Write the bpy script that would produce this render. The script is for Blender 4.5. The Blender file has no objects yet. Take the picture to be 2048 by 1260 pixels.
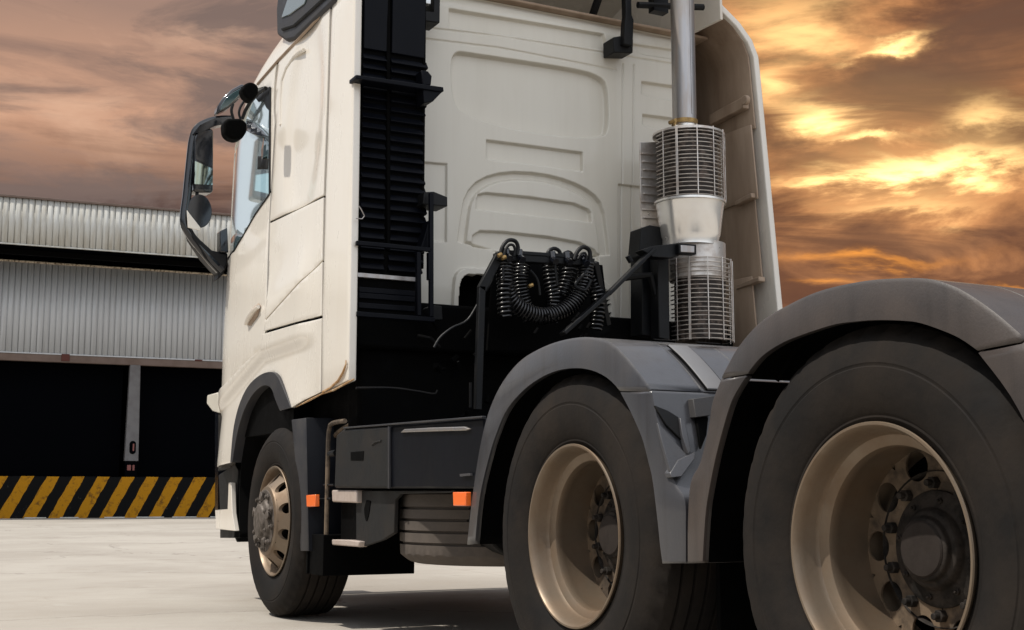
import bpy, bmesh, math, random
import numpy as np
from math import sin, cos, tan, pi, radians, atan2, sqrt
from mathutils import Vector, Matrix
random.seed(7)
C = bpy.context.scene.collection
# ------------------------------------------------------------------ camera model
F = 2605.0; CX, CY = 1024.0, 630.0
YAW = radians(27.40); PIT = radians(8.04); CH = 0.645
cf = Vector((sin(YAW)*cos(PIT), cos(YAW)*cos(PIT), sin(PIT)))
cr = Vector((cos(YAW), -sin(YAW), 0))
cu = cr.cross(cf)
CO = Vector((0, 0, CH))
def ray(u, v): return (cf*F + cr*(u-CX) - cu*(v-CY))
def PXp(u, v, x):
    d = ray(u, v); return CO + d*((x-CO.x)/d.x)
def PYp(u, v, y):
    d = ray(u, v); return CO + d*((y-CO.y)/d.y)
def PZp(u, v, z):
    d = ray(u, v); return CO + d*((z-CO.z)/d.z)
def azel(u, v):
    d = ray(u, v).normalized(); return atan2(d.x, d.y), math.asin(d.z)
XM = 3.55                                  # centre line of the truck
# ------------------------------------------------------------------ materials
def nt(m):
    m.use_nodes = True; return m.node_tree.nodes, m.node_tree.links
def mat(name, col, rough=.5, metal=0., coat=0., dirt=None, dirt_amt=.5, dirt_scale=3., bump=0., bscale=60., spec=.5, stretch=(1,1,1), dlo=.45, dhi=.7, streak=0.):
    m = bpy.data.materials.new(name); n, l = nt(m)
    b = n['Principled BSDF']
    b.inputs['Base Color'].default_value = (*col, 1); b.inputs['Roughness'].default_value = rough
    b.inputs['Metallic'].default_value = metal; b.inputs['Coat Weight'].default_value = coat
    b.inputs['Specular IOR Level'].default_value = spec
    b.inputs['Coat Roughness'].default_value = .08
    g = n.new('ShaderNodeNewGeometry')
    mp = n.new('ShaderNodeMapping'); mp.inputs['Scale'].default_value = stretch
    l.new(g.outputs['Position'], mp.inputs['Vector'])
    if dirt:
        t = n.new('ShaderNodeTexNoise'); t.inputs['Scale'].default_value = dirt_scale; t.inputs['Detail'].default_value = 8; t.inputs['Roughness'].default_value = .62
        l.new(mp.outputs[0], t.inputs['Vector'])
        r = n.new('ShaderNodeMapRange'); r.inputs['From Min'].default_value = dlo; r.inputs['From Max'].default_value = dhi
        r.inputs['To Max'].default_value = dirt_amt
        l.new(t.outputs['Fac'], r.inputs['Value'])
        mx = n.new('ShaderNodeMix'); mx.data_type = 'RGBA'
        mx.inputs[6].default_value = (*col, 1); mx.inputs[7].default_value = (*dirt, 1)
        l.new(r.outputs[0], mx.inputs[0]); l.new(mx.outputs[2], b.inputs['Base Color'])
        r2 = n.new('ShaderNodeMapRange'); r2.inputs['From Min'].default_value = .3; r2.inputs['From Max'].default_value = .8
        r2.inputs['To Min'].default_value = rough*.85; r2.inputs['To Max'].default_value = min(1, rough*1.5+.08)
        l.new(t.outputs['Fac'], r2.inputs['Value']); l.new(r2.outputs[0], b.inputs['Roughness'])
    if streak:
        ms = n.new('ShaderNodeMapping'); ms.inputs['Scale'].default_value = (11, 11, .5); l.new(g.outputs['Position'], ms.inputs['Vector'])
        ts = n.new('ShaderNodeTexNoise'); ts.inputs['Scale'].default_value = 2.2; ts.inputs['Detail'].default_value = 7; ts.inputs['Roughness'].default_value = .65; l.new(ms.outputs[0], ts.inputs['Vector'])
        rs = n.new('ShaderNodeMapRange'); rs.inputs['From Min'].default_value = .48; rs.inputs['From Max'].default_value = .78; rs.inputs['To Max'].default_value = streak
        l.new(ts.outputs['Fac'], rs.inputs['Value'])
        m3 = n.new('ShaderNodeMix'); m3.data_type = 'RGBA'; m3.inputs[7].default_value = (col[0]*.45, col[1]*.36, col[2]*.28, 1)
        l.new(mx.outputs[2], m3.inputs[6]); l.new(rs.outputs[0], m3.inputs[0]); l.new(m3.outputs[2], b.inputs['Base Color'])
    if bump:
        t2 = n.new('ShaderNodeTexNoise'); t2.inputs['Scale'].default_value = bscale; t2.inputs['Detail'].default_value = 5
        l.new(mp.outputs[0], t2.inputs['Vector'])
        bp = n.new('ShaderNodeBump'); bp.inputs['Strength'].default_value = bump; bp.inputs['Distance'].default_value = .004
        l.new(t2.outputs['Fac'], bp.inputs['Height']); l.new(bp.outputs[0], b.inputs['Normal'])
    return m
M = {}
M['paint'] = mat('cream_paint', (.76,.71,.63), .24, coat=.7, streak=.05, dirt=(.58,.45,.33), dirt_amt=.22, dirt_scale=2.2, stretch=(1,1,.45), dlo=.5, dhi=.85)
M['wallp'] = mat('cream_primer', (.625,.59,.51), .34, coat=.4, streak=.06, dirt=(.50,.45,.36), dirt_amt=.2, dirt_scale=2.5, stretch=(1,1,.4))
M['inner'] = mat('shaded_inner_paint', (.40,.30,.22), .6, dirt=(.16,.10,.06), dirt_amt=.8, dirt_scale=2.6, stretch=(1.5,1.5,.28), dlo=.4, dhi=.75)  # shade of insides and recesses put into the cream colour, plus dirt
M['rust'] = mat('rust_edge', (.36,.2,.08), .8, dirt=(.6,.48,.33), dirt_amt=.8, dirt_scale=25)
M['black'] = mat('black_plastic', (.0035,.004,.005), .42, spec=.25, dirt=(.012,.011,.010), dirt_amt=.5, dirt_scale=6, bump=.15)
M['blackg'] = mat('black_gloss', (.006,.007,.010), .14, coat=.6)
M['void'] = mat('void_black', (.0012,.0012,.0013), .7, dirt=(.004,.0035,.003), dirt_amt=.5, dirt_scale=9, spec=.05)  # near-black for deep parts; also puts shade into gaps and fender undersides
M['navy'] = mat('navy_plastic', (.0018,.0024,.0048), .42, spec=.12, dirt=(.005,.006,.009), dirt_amt=.6, dirt_scale=5, stretch=(1,1,.5))
M['chassis'] = mat('chassis_paint', (.003,.003,.0035), .5, spec=.2, dirt=(.012,.010,.008), dirt_amt=.6, dirt_scale=7, bump=.3)
M['fender'] = mat('grey_fender_plastic', (.042,.042,.047), .34, coat=.4, streak=.45, dirt=(.062,.052,.045), dirt_amt=.5, dirt_scale=3.5, bump=.12, bscale=160, spec=.6)
M['fender3'] = mat('brown_tinted_fender', (.030,.027,.027), .42, coat=.2, streak=.4, dirt=(.058,.043,.035), dirt_amt=.8, dirt_scale=2.6, bump=.12, bscale=160, dlo=.3, dhi=.6)  # brown cast of the warm light put into the colour, with dust patches
M['fender2'] = mat('grey_arch_plastic', (.020,.020,.024), .45, dirt=(.05,.045,.04), dirt_amt=.6, dirt_scale=4, bump=.12, bscale=160)
M['box'] = mat('grey_box_plastic', (.012,.0125,.013), .5, spec=.2, dirt=(.028,.023,.019), dirt_amt=.6, dirt_scale=5, bump=.1)
M['rubber'] = mat('dusty_rubber', (.010,.009,.0085), .8, dirt=(.034,.026,.020), dirt_amt=.7, dirt_scale=3.2, bump=.35, bscale=45, spec=.14, dlo=.4, dhi=.72)
M['tread'] = mat('grey_tread_rubber', (.085,.072,.062), .8, spec=.2, dirt=(.12,.10,.085), dirt_amt=.7, dirt_scale=7, bump=.3)
M['rim'] = mat('bronze_silver_rim', (.21,.165,.12), .40, metal=.55, dirt=(.17,.11,.065), dirt_amt=.85, dirt_scale=5, bump=.08, dlo=.38, dhi=.7)
M['disc'] = mat('dusty_wheel_disc', (.16,.115,.075), .7, metal=.1, dirt=(.03,.022,.016), dirt_amt=.85, dirt_scale=11, bump=.4, dlo=.42, dhi=.6)
M['hub'] = mat('greasy_hub', (.030,.024,.020), .7, spec=.3, dirt=(.006,.005,.004), dirt_amt=.9, dirt_scale=16, bump=.6, dlo=.42, dhi=.58)
M['cap'] = mat('dusty_cap', (.026,.020,.017), .7, spec=.25, dirt=(.016,.012,.010), dirt_amt=.7, dirt_scale=14, bump=.2)
M['plate'] = mat('light_grey_plate', (.15,.15,.155), .4, dirt=(.11,.1,.09), dirt_amt=.4)
M['fhub'] = mat('dusty_grey_hub', (.12,.10,.085), .6, metal=.3, dirt=(.05,.04,.03), dirt_amt=.85, dirt_scale=20, bump=.5, dlo=.42, dhi=.6)
M['steel'] = mat('dull_steel', (.40,.385,.38), .3, metal=.85, dirt=(.35,.27,.2), dirt_amt=.5, dirt_scale=8, stretch=(3,3,.5))
M['bright'] = mat('bright_steel', (.93,.90,.85), .16, metal=.6, coat=.5, dirt=(.7,.6,.48), dirt_amt=.3, dirt_scale=6)
M['slat'] = mat('shield_slats', (.66,.62,.58), .30, metal=.7, dirt=(.3,.21,.15), dirt_amt=.6, dirt_scale=14)
M['slatin'] = mat('muffler_core', (.03,.022,.018), .5, metal=.3, dirt=(.22,.17,.14), dirt_amt=.6, dirt_scale=18, dlo=.5,dhi=.6)
M['step'] = mat('step_aluminium', (.50,.42,.37), .45, metal=.35, dirt=(.3,.22,.17), dirt_amt=.5, dirt_scale=12)
M['glass'] = mat('pale_glass', (.80,.95,1.0), .06, metal=.72, coat=1)
M['glassd'] = mat('dark_glass', (.05,.09,.1), .05, metal=.3, coat=1)
M['mirrorg'] = mat('mirror_glass', (.42,.52,.48), .05, metal=1)
M['orange'] = mat('amber_lens', (.9,.16,.02), .25, coat=.6)
M['lamp'] = mat('clear_lens', (.75,.78,.8), .1, metal=.3, coat=1)
M['cable'] = mat('glossy_hose', (.004,.004,.005), .30, coat=.2)
M['brass'] = mat('brass_fitting', (.4,.26,.1), .4, metal=.8, dirt=(.1,.07,.04), dirt_amt=.7, dirt_scale=30)
# ------------------------------------------------------------------ mesh helpers
def box(bm, x0, x1, y0, y1, z0, z1):
    v = [bm.verts.new(p) for p in ((x0,y0,z0),(x1,y0,z0),(x1,y1,z0),(x0,y1,z0),(x0,y0,z1),(x1,y0,z1),(x1,y1,z1),(x0,y1,z1))]
    for f in ((3,2,1,0),(4,5,6,7),(0,1,5,4),(1,2,6,5),(2,3,7,6),(3,0,4,7)): bm.faces.new([v[i] for i in f])
def prism(bm, pts, vec):
    vec = Vector(vec); a = [bm.verts.new(p) for p in pts]; b = [bm.verts.new(Vector(p)+vec) for p in pts]
    n = len(a); bm.faces.new(a); bm.faces.new(b[::-1])
    for i in range(n): bm.faces.new([a[(i+1)%n], a[i], b[i], b[(i+1)%n]])
def grid(bm, rows, close=False):
    vs = [[bm.verts.new(p) for p in r] for r in rows]
    for i in range(len(vs)-1):
        n = len(vs[i])
        for j in range(n if close else n-1):
            bm.faces.new([vs[i][j], vs[i][(j+1)%n], vs[i+1][(j+1)%n], vs[i+1][j]])
    return vs
def tube(bm, pts, r, n=10, r2=None, caps=True):
    pts = [Vector(p) for p in pts]; m = len(pts)
    t0 = (pts[1]-pts[0]).normalized()
    up = Vector((0,0,1)) if abs(t0.z) < .9 else Vector((1,0,0))
    nx = t0.cross(up).normalized(); rows = []
    for i in range(m):
        t = ((pts[min(i+1,m-1)]-pts[i]).normalized() + (pts[i]-pts[max(i-1,0)]).normalized())
        if t.length < 1e-6: t = t0
        t.normalize(); nx = (nx - t*nx.dot(t)).normalized(); ny = t.cross(nx)
        rr = r if not callable(r) else r(i/(m-1))
        rows.append([pts[i] + nx*cos(a)*rr + ny*sin(a)*(r2 or rr) for a in [2*pi*k/n for k in range(n)]])
    vs = grid(bm, rows, True)
    if caps:
        bm.faces.new(vs[0][::-1]); bm.faces.new(vs[-1])
def bar(bm, a, b, w, h, up=(0,0,1)):
    a = Vector(a); b = Vector(b); t = (b-a).normalized(); u = Vector(up); s = t.cross(u).normalized(); u = s.cross(t)
    p = [a + s*w*i/2 + u*h*j/2 for i, j in ((-1,-1),(1,-1),(1,1),(-1,1))]
    prism(bm, p, b-a)
def lathe(bm, prof, o, axis='x', n=96, sgn=1, a0=0, a1=2*pi):
    """prof: (radius, offset along axis)"""
    o = Vector(o); full = abs(a1-a0-2*pi) < 1e-6; rows = []
    for r, h in prof:
        row = []
        for k in range(n if full else n+1):
            a = a0+(a1-a0)*k/n
            if axis == 'x': row.append(o+Vector((h*sgn, r*cos(a), r*sin(a))))
            elif axis == 'z': row.append(o+Vector((r*cos(a), r*sin(a), h*sgn)))
            else: row.append(o+Vector((r*cos(a), h*sgn, r*sin(a))))
        rows.append(row)
    return grid(bm, rows, full)
WL = {}
def link(o, parent, wl):
    C.objects.link(o); WL[o.name] = Vector(wl)
    if parent is not None:
        o.parent = parent; o.location = Vector(wl)-WL[parent.name]
    else: o.location = wl
def finish(o, bevel=0, seg=2, smooth=35, solid=0, solid_off=-1, bang=30):
    if solid:
        s = o.modifiers.new('s', 'SOLIDIFY'); s.thickness = solid; s.offset = solid_off; s.use_even_offset = False
    if bevel:
        b = o.modifiers.new('b', 'BEVEL'); b.width = bevel; b.segments = seg; b.limit_method = 'ANGLE'; b.angle_limit = radians(bang); b.harden_normals = False
    me = o.data
    for p in me.polygons: p.use_smooth = True
    me.set_sharp_from_angle(angle=radians(smooth))
def part(name, bm, m, parent=None, bevel=0, seg=2, smooth=35, solid=0, solid_off=-1, recalc=True, **tags):
    if recalc: bmesh.ops.recalc_face_normals(bm, faces=bm.faces)
    co = [v.co for v in bm.verts]
    c = Vector([(min(p[i] for p in co)+max(p[i] for p in co))/2 for i in range(3)])
    if parent is None: c.z = min(p.z for p in co)
    for v in bm.verts: v.co -= c
    me = bpy.data.meshes.new(name); bm.to_mesh(me); bm.free()
    for mm in (m if isinstance(m, (list, tuple)) else [m]): me.materials.append(mm)
    o = bpy.data.objects.new(name, me); link(o, parent, c)
    finish(o, bevel, seg, smooth, solid, solid_off)
    for k, v in tags.items(): o[k] = v
    return o
def isles(bm):
    seen = set(); out = []
    for f in bm.faces:
        if f in seen: continue
        st = [f]; seen.add(f); isl = []
        while st:
            q = st.pop(); isl.append(q)
            for v in q.verts:
                for g_ in v.link_faces:
                    if g_ not in seen: seen.add(g_); st.append(g_)
        out.append(isl)
    return out
def parts(name, bm, m, parent, **k):
    """every loose piece of bm becomes a part of its own"""
    res = []
    for isl in isles(bm):
        b = bmesh.new(); mp = {}
        for f in isl:
            for v in f.verts:
                if v not in mp: mp[v] = b.verts.new(v.co)
            b.faces.new([mp[v] for v in f.verts])
        res.append(part(name, b, m, parent, **k))
    bm.free(); return res
def empty(name, loc, parent=None, **tags):
    o = bpy.data.objects.new(name, None); o.empty_display_size = .2; link(o, parent, loc)
    for k, v in tags.items(): o[k] = v
    return o
def mirror(o, parent=None):
    """the same part on the other side of the truck"""
    c = o.copy(); me = o.data.copy(); c.data = me
    for v in me.vertices: v.co.x *= -1
    me.flip_normals()
    w = WL[o.name].copy(); w.x = 2*XM-w.x
    C.objects.link(c); WL[c.name] = w
    p = parent or o.parent; c.parent = p; c.location = w-WL[p.name]
    return c
def resample(pts, n):
    pts = [Vector(p) for p in pts]; d = [0]
    for a, b in zip(pts, pts[1:]): d.append(d[-1]+(b-a).length)
    # smooth the polyline a little with a Catmull-Rom pass
    def cr_(i, t):
        p0, p1, p2, p3 = pts[max(i-1,0)], pts[i], pts[i+1], pts[min(i+2,len(pts)-1)]
        return .5*((2*p1)+(p2-p0)*t+(2*p0-5*p1+4*p2-p3)*t*t+(3*p1-3*p2+p3-p0)*t*t*t)
    out = []
    for k in range(n):
        s = d[-1]*k/(n-1); i = 0
        while i < len(d)-2 and d[i+1] < s: i += 1
        t = (s-d[i])/max(1e-9, d[i+1]-d[i]); out.append(cr_(i, min(1, t)))
    return out
# ------------------------------------------------------------------ TRUCK
truck = empty('truck', (XM, 4.6, 0), label='cream tractor unit with grey rear mudguards parked on the concrete yard, no trailer attached', category='truck')
# --- cab outer surface: s runs forward along the left side, round the corner and over the front
S0, SY = 8.17, 8.72
def x0(z): return 2.2 + .025*max(0., z-1.6)
def lean(z): return 0 if z < 2.95 else 1.5*(z-2.95)**1.5 + (3*(z-3.25)**1.5 if z > 3.25 else 0)
def surf(s, z, off=0.):
    if s <= S0: x, y, nx, ny = x0(z), s, -1, 0
    elif s <= 8.77:
        a = (s-S0)/(8.77-S0)*pi/2
        x = x0(z)+.25*(1-cos(a)); y = S0+(SY-S0)*sin(a); nx, ny = -cos(a), sin(a)
    else: x = x0(z)+.25+(s-8.77); y = SY+.03*sin(min(1, (s-8.77)/2)*pi); nx, ny = 0, 1
    k = max(0, min(1, (y-7.0)/1.2)); y -= lean(z)*k
    if z > 3.26:
        t = min(1, (z-3.26)/.36); x += .22*(1-sqrt(max(0, 1-t*t)))
    return Vector((x+nx*off, y+ny*off, z))
def SP(u, v):
    x = 2.25
    for _ in range(30):
        p = PXp(u, v, x); sv = p.y
        for _ in range(6): sv = p.y + (sv - surf(sv, p.z).y) if sv < S0 else sv
        sv = min(sv, S0+.02); x += .4*(min(2.42, surf(min(sv, S0), p.z).x)-x)
    return (sv, p.z)
def panel(bm, poly, off=0., disp=None, step=.05):
    """a sheet on the cab's side surface, poly in (s,z)"""
    b = bmesh.new(); vs = [b.verts.new((s, z, 0)) for s, z in poly]; b.faces.new(vs)
    s0, s1 = min(p[0] for p in poly), max(p[0] for p in poly); z0, z1 = min(p[1] for p in poly), max(p[1] for p in poly)
    def cut(co, no):
        bmesh.ops.bisect_plane(b, geom=b.verts[:]+b.edges[:]+b.faces[:], dist=1e-5, plane_co=co, plane_no=no)
    k = math.floor(s0/step)+1
    while k*step < s1: cut((k*step,0,0), (1,0,0)); k += 1
    k = math.floor(z0/step)+1
    while k*step < z1: cut((0,k*step,0), (0,1,0)); k += 1
    bmesh.ops.triangulate(b, faces=[f for f in b.faces if len(f.verts) > 4])
    mp = {}
    for v in b.verts:
        o = off+(disp(v.co.x, v.co.y) if disp else 0)
        mp[v] = bm.verts.new(surf(v.co.x, v.co.y, o))
    for f in b.faces: bm.faces.new([mp[v] for v in f.verts])
    b.free()
def pxs(L): return [SP(*p) for p in L]
def segd(p, a, b):
    ax, ay = a; bx, by = b; dx, dy = bx-ax, by-ay
    t = max(0, min(1, ((p[0]-ax)*dx+(p[1]-ay)*dy)/(dx*dx+dy*dy))); return math.hypot(p[0]-ax-t*dx, p[1]-ay-t*dy)
TH = .014
def side_part(name, polys, m, disp=None, bevel=.004, step=.05, off=0., solid=TH, parent=truck, **kw):
    bm = bmesh.new()
    for p in polys: panel(bm, p, off, disp, step)
    bmesh.ops.remove_doubles(bm, verts=bm.verts, dist=1e-4)
    # face outwards
    bmesh.ops.recalc_face_normals(bm, faces=bm.faces)
    f = max(bm.faces, key=lambda f: f.calc_area())
    if f.normal.x > 0 : bmesh.ops.reverse_faces(bm, faces=bm.faces)
    return part(name, bm, m, parent, bevel=bevel, solid=solid, recalc=False, smooth=40, **kw)
# crease lines
crA, crB = SP(535,641), SP(645,522)
waveA, waveB, waveC = SP(437,790), SP(528,698), SP(643,655)
def rs_(s): q = max(0, min(1, (s-6.42)/.35)); return q*q*(3-2*q)
def d_mid(s, z): return .020*rs_(s)*rs_(7.85-s+.2 if False else s)*math.exp(-(segd((s,z), crA, crB)/.16)**2)
def d_low(s, z):
    return .020*rs_(s)*math.exp(-(segd((s,z), crA, crB)/.30)**2)
def d_wing(s, z):
    d = min(segd((s,z), waveA, waveB), segd((s,z), waveB, waveC))
    # above the wave line stands proud
    zl = waveB[1]+(waveA[1]-waveB[1])*(s-waveB[0])/(waveA[0]-waveB[0]) if s > waveB[0] else waveB[1]+(waveC[1]-waveB[1])*(s-waveB[0])/(waveC[0]-waveB[0])
    return rs_(s)*(.022 if z > zl else .022-.030*(lambda q: q*q*(3-2*q))(min(1, (zl-z)/.09))+.022*min(1,max(0,zl-z-.09)/.3))
# door, from lower edge to roof gutter, open where the window is
dw_b = [SP(540,388), SP(512,428), SP(488,470), SP(470,500), (8.30, SP(470,505)[1]), (8.42, SP(470,505)[1])]
zbelt = dw_b[-1][1]
seamD = [SP(555,124), SP(549,250), SP(543,350), SP(538.5,440), SP(536.5,540), SP(535,640), SP(531,668)]
lowD = [SP(526,695), SP(498,722), SP(470,752), (8.30, SP(445,775)[1]), (8.5, SP(445,775)[1]-.03)]
door_low = seamD[3:] + lowD + [(8.5, zbelt)] + dw_b[::-1] + [SP(540.5,388)]
door_low = [seamD[3]]+seamD[4:]+lowD+[(8.5, zbelt)]+[dw_b[-1]]+dw_b[-2::-1]
pil = [seamD[3], dw_b[0], SP(541,300), SP(543,176), SP(530,172), SP(512,177), SP(516,168), SP(553,128), SP(549,250), SP(543,350)]
def d_door(s, z):
    c = SP(505,600)
    return .012*math.exp(-(((s-c[0])/.5)**2+((z-c[1])/.4)**2))
door = side_part('door', [door_low, pil], M['paint'], d_door, label='driver side cab door with pale blue window')
# window glass and black gasket
win = [SP(540.5,386), SP(512,427), SP(488,469), SP(470,499), (8.28,zbelt), (8.38,zbelt), (8.40, 2.5), (8.36, SP(470,240)[1]), SP(495,190), SP(512,177), SP(541,172)]
side_part('side_window', [win], M['glass'], off=-.010, bevel=0, solid=.006, parent=door)
# quarter light strip: dark lower glass seen through the front corner
side_part('window_sill_glass', [[SP(486,470), SP(470,500), (8.38,zbelt), (8.39,zbelt+.12), SP(470,466)]], M['glassd'], off=-.006, bevel=0, solid=.004, parent=door)
bm = bmesh.new()
tube(bm, [surf(*SP(541,386), .004), surf(*SP(541,300), .004), surf(*SP(542,176), .004)], .008, 6)
tube(bm, [surf(*p, .002) for p in dw_b], .007, 6)
parts('window_gasket', bm, M['black'], door)
# interior head restraint and roller blind bits seen on the glass
side_part('window_blind', [[SP(512,338), SP(513,312), SP(534,312), SP(533,338)]], M['box'], off=-.008, bevel=0, solid=.003, parent=door)
side_part('window_vent_tint', [[SP(541,300), SP(536,290), SP(525,275),SP(520,300),SP(521,318), SP(536,318)]], M['glassd'], off=-.007, bevel=0, solid=.003, parent=door)
# handle
bm = bmesh.new()
hp = [surf(*SP(*p), .026) for p in ((500,648),(507,636),(517,622),(525,614))]
tube(bm, hp, lambda t: .012+.010*sin(pi*t), 10, r2=.012)
part('door_handle', bm, M['paint'], door)
side_part('handle_recess', [[SP(p,q) for p, q in ((498,650),(499,640),(512,615),(522,607),(526,612),(520,632),(505,652))]], M['inner'], off=.0155, bevel=0, solid=.002, parent=door)
# sleeper panels
gut = [SP(558,120), SP(600,76), SP(654,20)]
up = [SP(558,122), SP(552,250), SP(546,350), SP(540,442), SP(647,390.5), SP(654,200), SP(660,12), SP(600,75)]
def d_up(s, z):
    c = SP(607,240); d = math.hypot((s-c[0])/.30, (z-c[1])/.62)
    return -.018*(1-max(0,min(1,(d-.75)/.4)))
slp = side_part('sleeper_panel', [up], M['paint'], d_up)
mid = side_part('sleeper_panel', [[SP(539.5,447), SP(536.5,639), SP(644.5,519.5), SP(647,395)]], M['paint'], d_mid, step=.03)
hatch = side_part('locker_hatch', [[SP(536.5,643.5), SP(534,662.5), SP(643,630.5), SP(644.5,524)]], M['paint'], d_low, step=.03)
# moulded groove on the sleeper (curved rib)
bm = bmesh.new()
tube(bm, [surf(*SP(u,v), -.004) for u, v in ((561,250),(561,200),(564,160),(573,135),(588,113),(600,103),(606,100))], lambda t: .012, 8)
part('sleeper_rib', bm, M['paint'], slp)
# wing with the wheel arch
arch_o = [(588,815),(576,785),(561,753),(546,744),(523,752),(500,775),(483,812),(472,860),(466,925)]
zc = SP(466,930)[1]
wing = [SP(528,699), SP(532,669), SP(643,636.5), SP(641,784)] + pxs([(610,800)]+arch_o) + [(8.36, zc), (8.72, zc), (8.72, SP(445,780)[1]-.04), (8.5, SP(445,780)[1]-.038), (8.30, SP(445,780)[1]), SP(470,754.5), SP(498,724.5)]
side_part('front_wing', [wing], M['paint'], d_wing, step=.02)
# arch trim
def arc_trim(outer, inner, n, name, m, x_in, parent=truck, disp=.018, bevel=.005, depth=.05):
    o = resample([Vector((*SP(*p), 0)) for p in outer], n); i = resample([Vector((*SP(*p), 0)) for p in inner], n)
    bm = bmesh.new()
    rows = [[surf(p.x, p.y, -.004) for p in o], [surf(p.x, p.y, disp) for p in o], [surf(p.x, p.y, disp) for p in i], [surf(p.x, p.y, disp)+Vector((depth,0,0)) for p in i]]
    grid(bm, rows); return part(name, bm, m, parent, bevel=bevel, solid=.006, solid_off=-1)
arch_i = [(566,822),(556,798),(549,778),(538,771),(524,776),(507,795),(491,828),(479,872),(470,925)]
arc_trim(arch_o, arch_i, 40, 'wheel_arch_trim', M['fender2'], 0, depth=.12)
# inner liner of the front arch
bm = bmesh.new()
li = resample([Vector((*SP(*p), 0)) for p in [(590,930),(585,880),(575,840)]+arch_i+[(466,985),(466,1076)]], 40)
grid(bm, [[Vector((x, p.x, p.y)) for p in li] for x in (2.24, 2.4, 2.8)]); part('arch_liner', bm, M['void'], truck, solid=.01)
# gutter line + rust stained lower edge
bm = bmesh.new()
tube(bm, [surf(*SP(u,v), .002) for u, v in ((516,168),(556,122),(600,76),(660,12))], .009, 6)
part('roof_gutter', bm, M['inner'], truck)
# --- cab shell (behind the panels), roof
zs = [1.02,1.3,1.6,2.0,2.4,2.8,3.0,3.1,3.2,3.26,3.33,3.40,3.47,3.53,3.58,3.61]
bm = bmesh.new()
L = 2*XM
def ring(z, off):
    ss = [6.92,7.0,7.3,7.8,8.1] + [S0+(8.77-S0)*k/8 for k in range(9)] + [9.0,9.4,9.8]
    left = [surf(s, z, off) for s in ss]
    right = [Vector((L-p.x, p.y, p.z)) for p in left[::-1]]
    return left+right
rows = [ring(z, -.034) for z in zs]
vs = grid(bm, rows, True)
top = [v for v in vs[-1]]
bm.faces.new(top); bm.faces.new(vs[0][::-1])
bm.normal_update()
shell = part('cab_shell', bm, [M['paint'], M['void']], truck, smooth=50)
for p in shell.data.polygons:
    c = p.center + WL[shell.name]
    if (c.x < 2.35 and 1.0 < c.z < 3.0 and c.y < 8.3) or c.z < 1.28 or c.y < 6.94: p.material_index = 1
# paint skin of roof shoulder on the left, above the gutter
zg = 3.02
side_part('roof_side', [[SP(662,6), SP(601,72), SP(556,118), SP(517,163), SP(512,171), (8.3,2.98), (8.77,2.98), (8.77,3.60), (6.35,3.60)]], M['paint'], off=.0, bevel=.002)
# A pillar / windscreen corner
side_part('corner_pillar', [[(8.43,zbelt-.02),(8.77,zbelt-.02),(8.77,2.97),(8.41,2.97),(8.43,2.5)]], M['paint'], off=.0)
side_part('corner_panel', [[(8.51,SP(445,775)[1]-.03),(9.3,SP(445,775)[1]-.03),(9.3,zbelt-.03),(8.51,zbelt-.03)]], M['paint'], off=.012)
# bumper with its front corner, white headlamp edge, black vertical trims
bm = bmesh.new()
bl = [surf(s, 1.0, -.02) for s in [8.72,8.77,9.2,9.8]]
bz = [.36, .40, .9, zc-.01]
rows = []
for z in bz:
    r_ = [Vector((p.x+(.02 if z < .38 else 0), p.y, z)) for p in bl]; rows.append(r_+[Vector((L-p.x, p.y, p.z)) for p in r_[::-1]])
grid(bm, rows); part('front_bumper', bm, M['black'], truck, solid=.02, bevel=.006)
bm = bmesh.new()
pr = [PXp(u,v,2.30) for u,v in ((437,950),(470,928),(476,940),(474,985),(468,1076),(440,1076),(440,1030))]
prism(bm, pr, (.10,0,0)); part('arch_corner_trim', bm, M['black'], truck, bevel=.004)
bm = bmesh.new()
pr = [PXp(u,v,2.26) for u,v in ((457,965),(462,965),(464,1025),(470,1062),(432,1058),(430,1020),(455,1018))]
prism(bm, pr, (.03,0,0)); part('bumper_lower_corner', bm, M['paint'], truck, bevel=.004)
bm = bmesh.new()
pr = [PXp(u,v,2.30) for u,v in ((414,790),(436,784),(437,826),(424,822),(413,808))]
prism(bm, pr, (.35,0,0)); part('headlamp_cover', bm, M['wallp'], truck, bevel=.01, seg=3)
bm = bmesh.new()
pr = [PXp(u,v,2.31) for u,v in ((430,790),(437,786),(436,1030),(430,1030))]
prism(bm, pr, (.2,0,0)); part('corner_seal', bm, M['blackg'], truck)
# --- side extender (near), the far one is its mirror
def ext_rear(z): return 5.975 + (.07*(z-1.6) if z > 1.6 else 0)
def shr(z): return .17*max(0, (z-3.29)/.27)**2
seamE = sorted([(z, s_) for s_, z in pxs([(643,787),(647,520),(650,390),(657,200),(663,10)])])
def seam_y(z): return float(np.interp(z, [a for a, b in seamE], [b for a, b in seamE]))-.004
exz = [1.215+ (3.62-1.215)*k/24 for k in range(25)]
bm = bmesh.new(); rows = []
for z in exz:
    yr = ext_rear(z); shrink = shr(z)
    yf = seam_y(z); row = []
    for k in range(10):
        y = yr+(yf-yr)*k/9; x = x0(z)+shrink; row.append(Vector((x, y, z)))
    rows.append(row)
# slanted lower edge
z_r, z_f = 1.215, SP(641,785)[1]
for i, row in enumerate(rows):
    w = max(0, 1-i/5)
    for k, p in enumerate(row): p.z += w*(z_f-z_r)*(k/9)
grid(bm, rows)
bmesh.ops.recalc_face_normals(bm, faces=bm.faces)
if sum(f.normal.x for f in bm.faces) > 0: bmesh.ops.reverse_faces(bm, faces=bm.faces)
ext = part('side_extender', bm, M['paint'], truck, solid=.042, bevel=.008, seg=3, recalc=False, label='flat cream side panel behind the cab, rusty at its lower corner')
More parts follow.
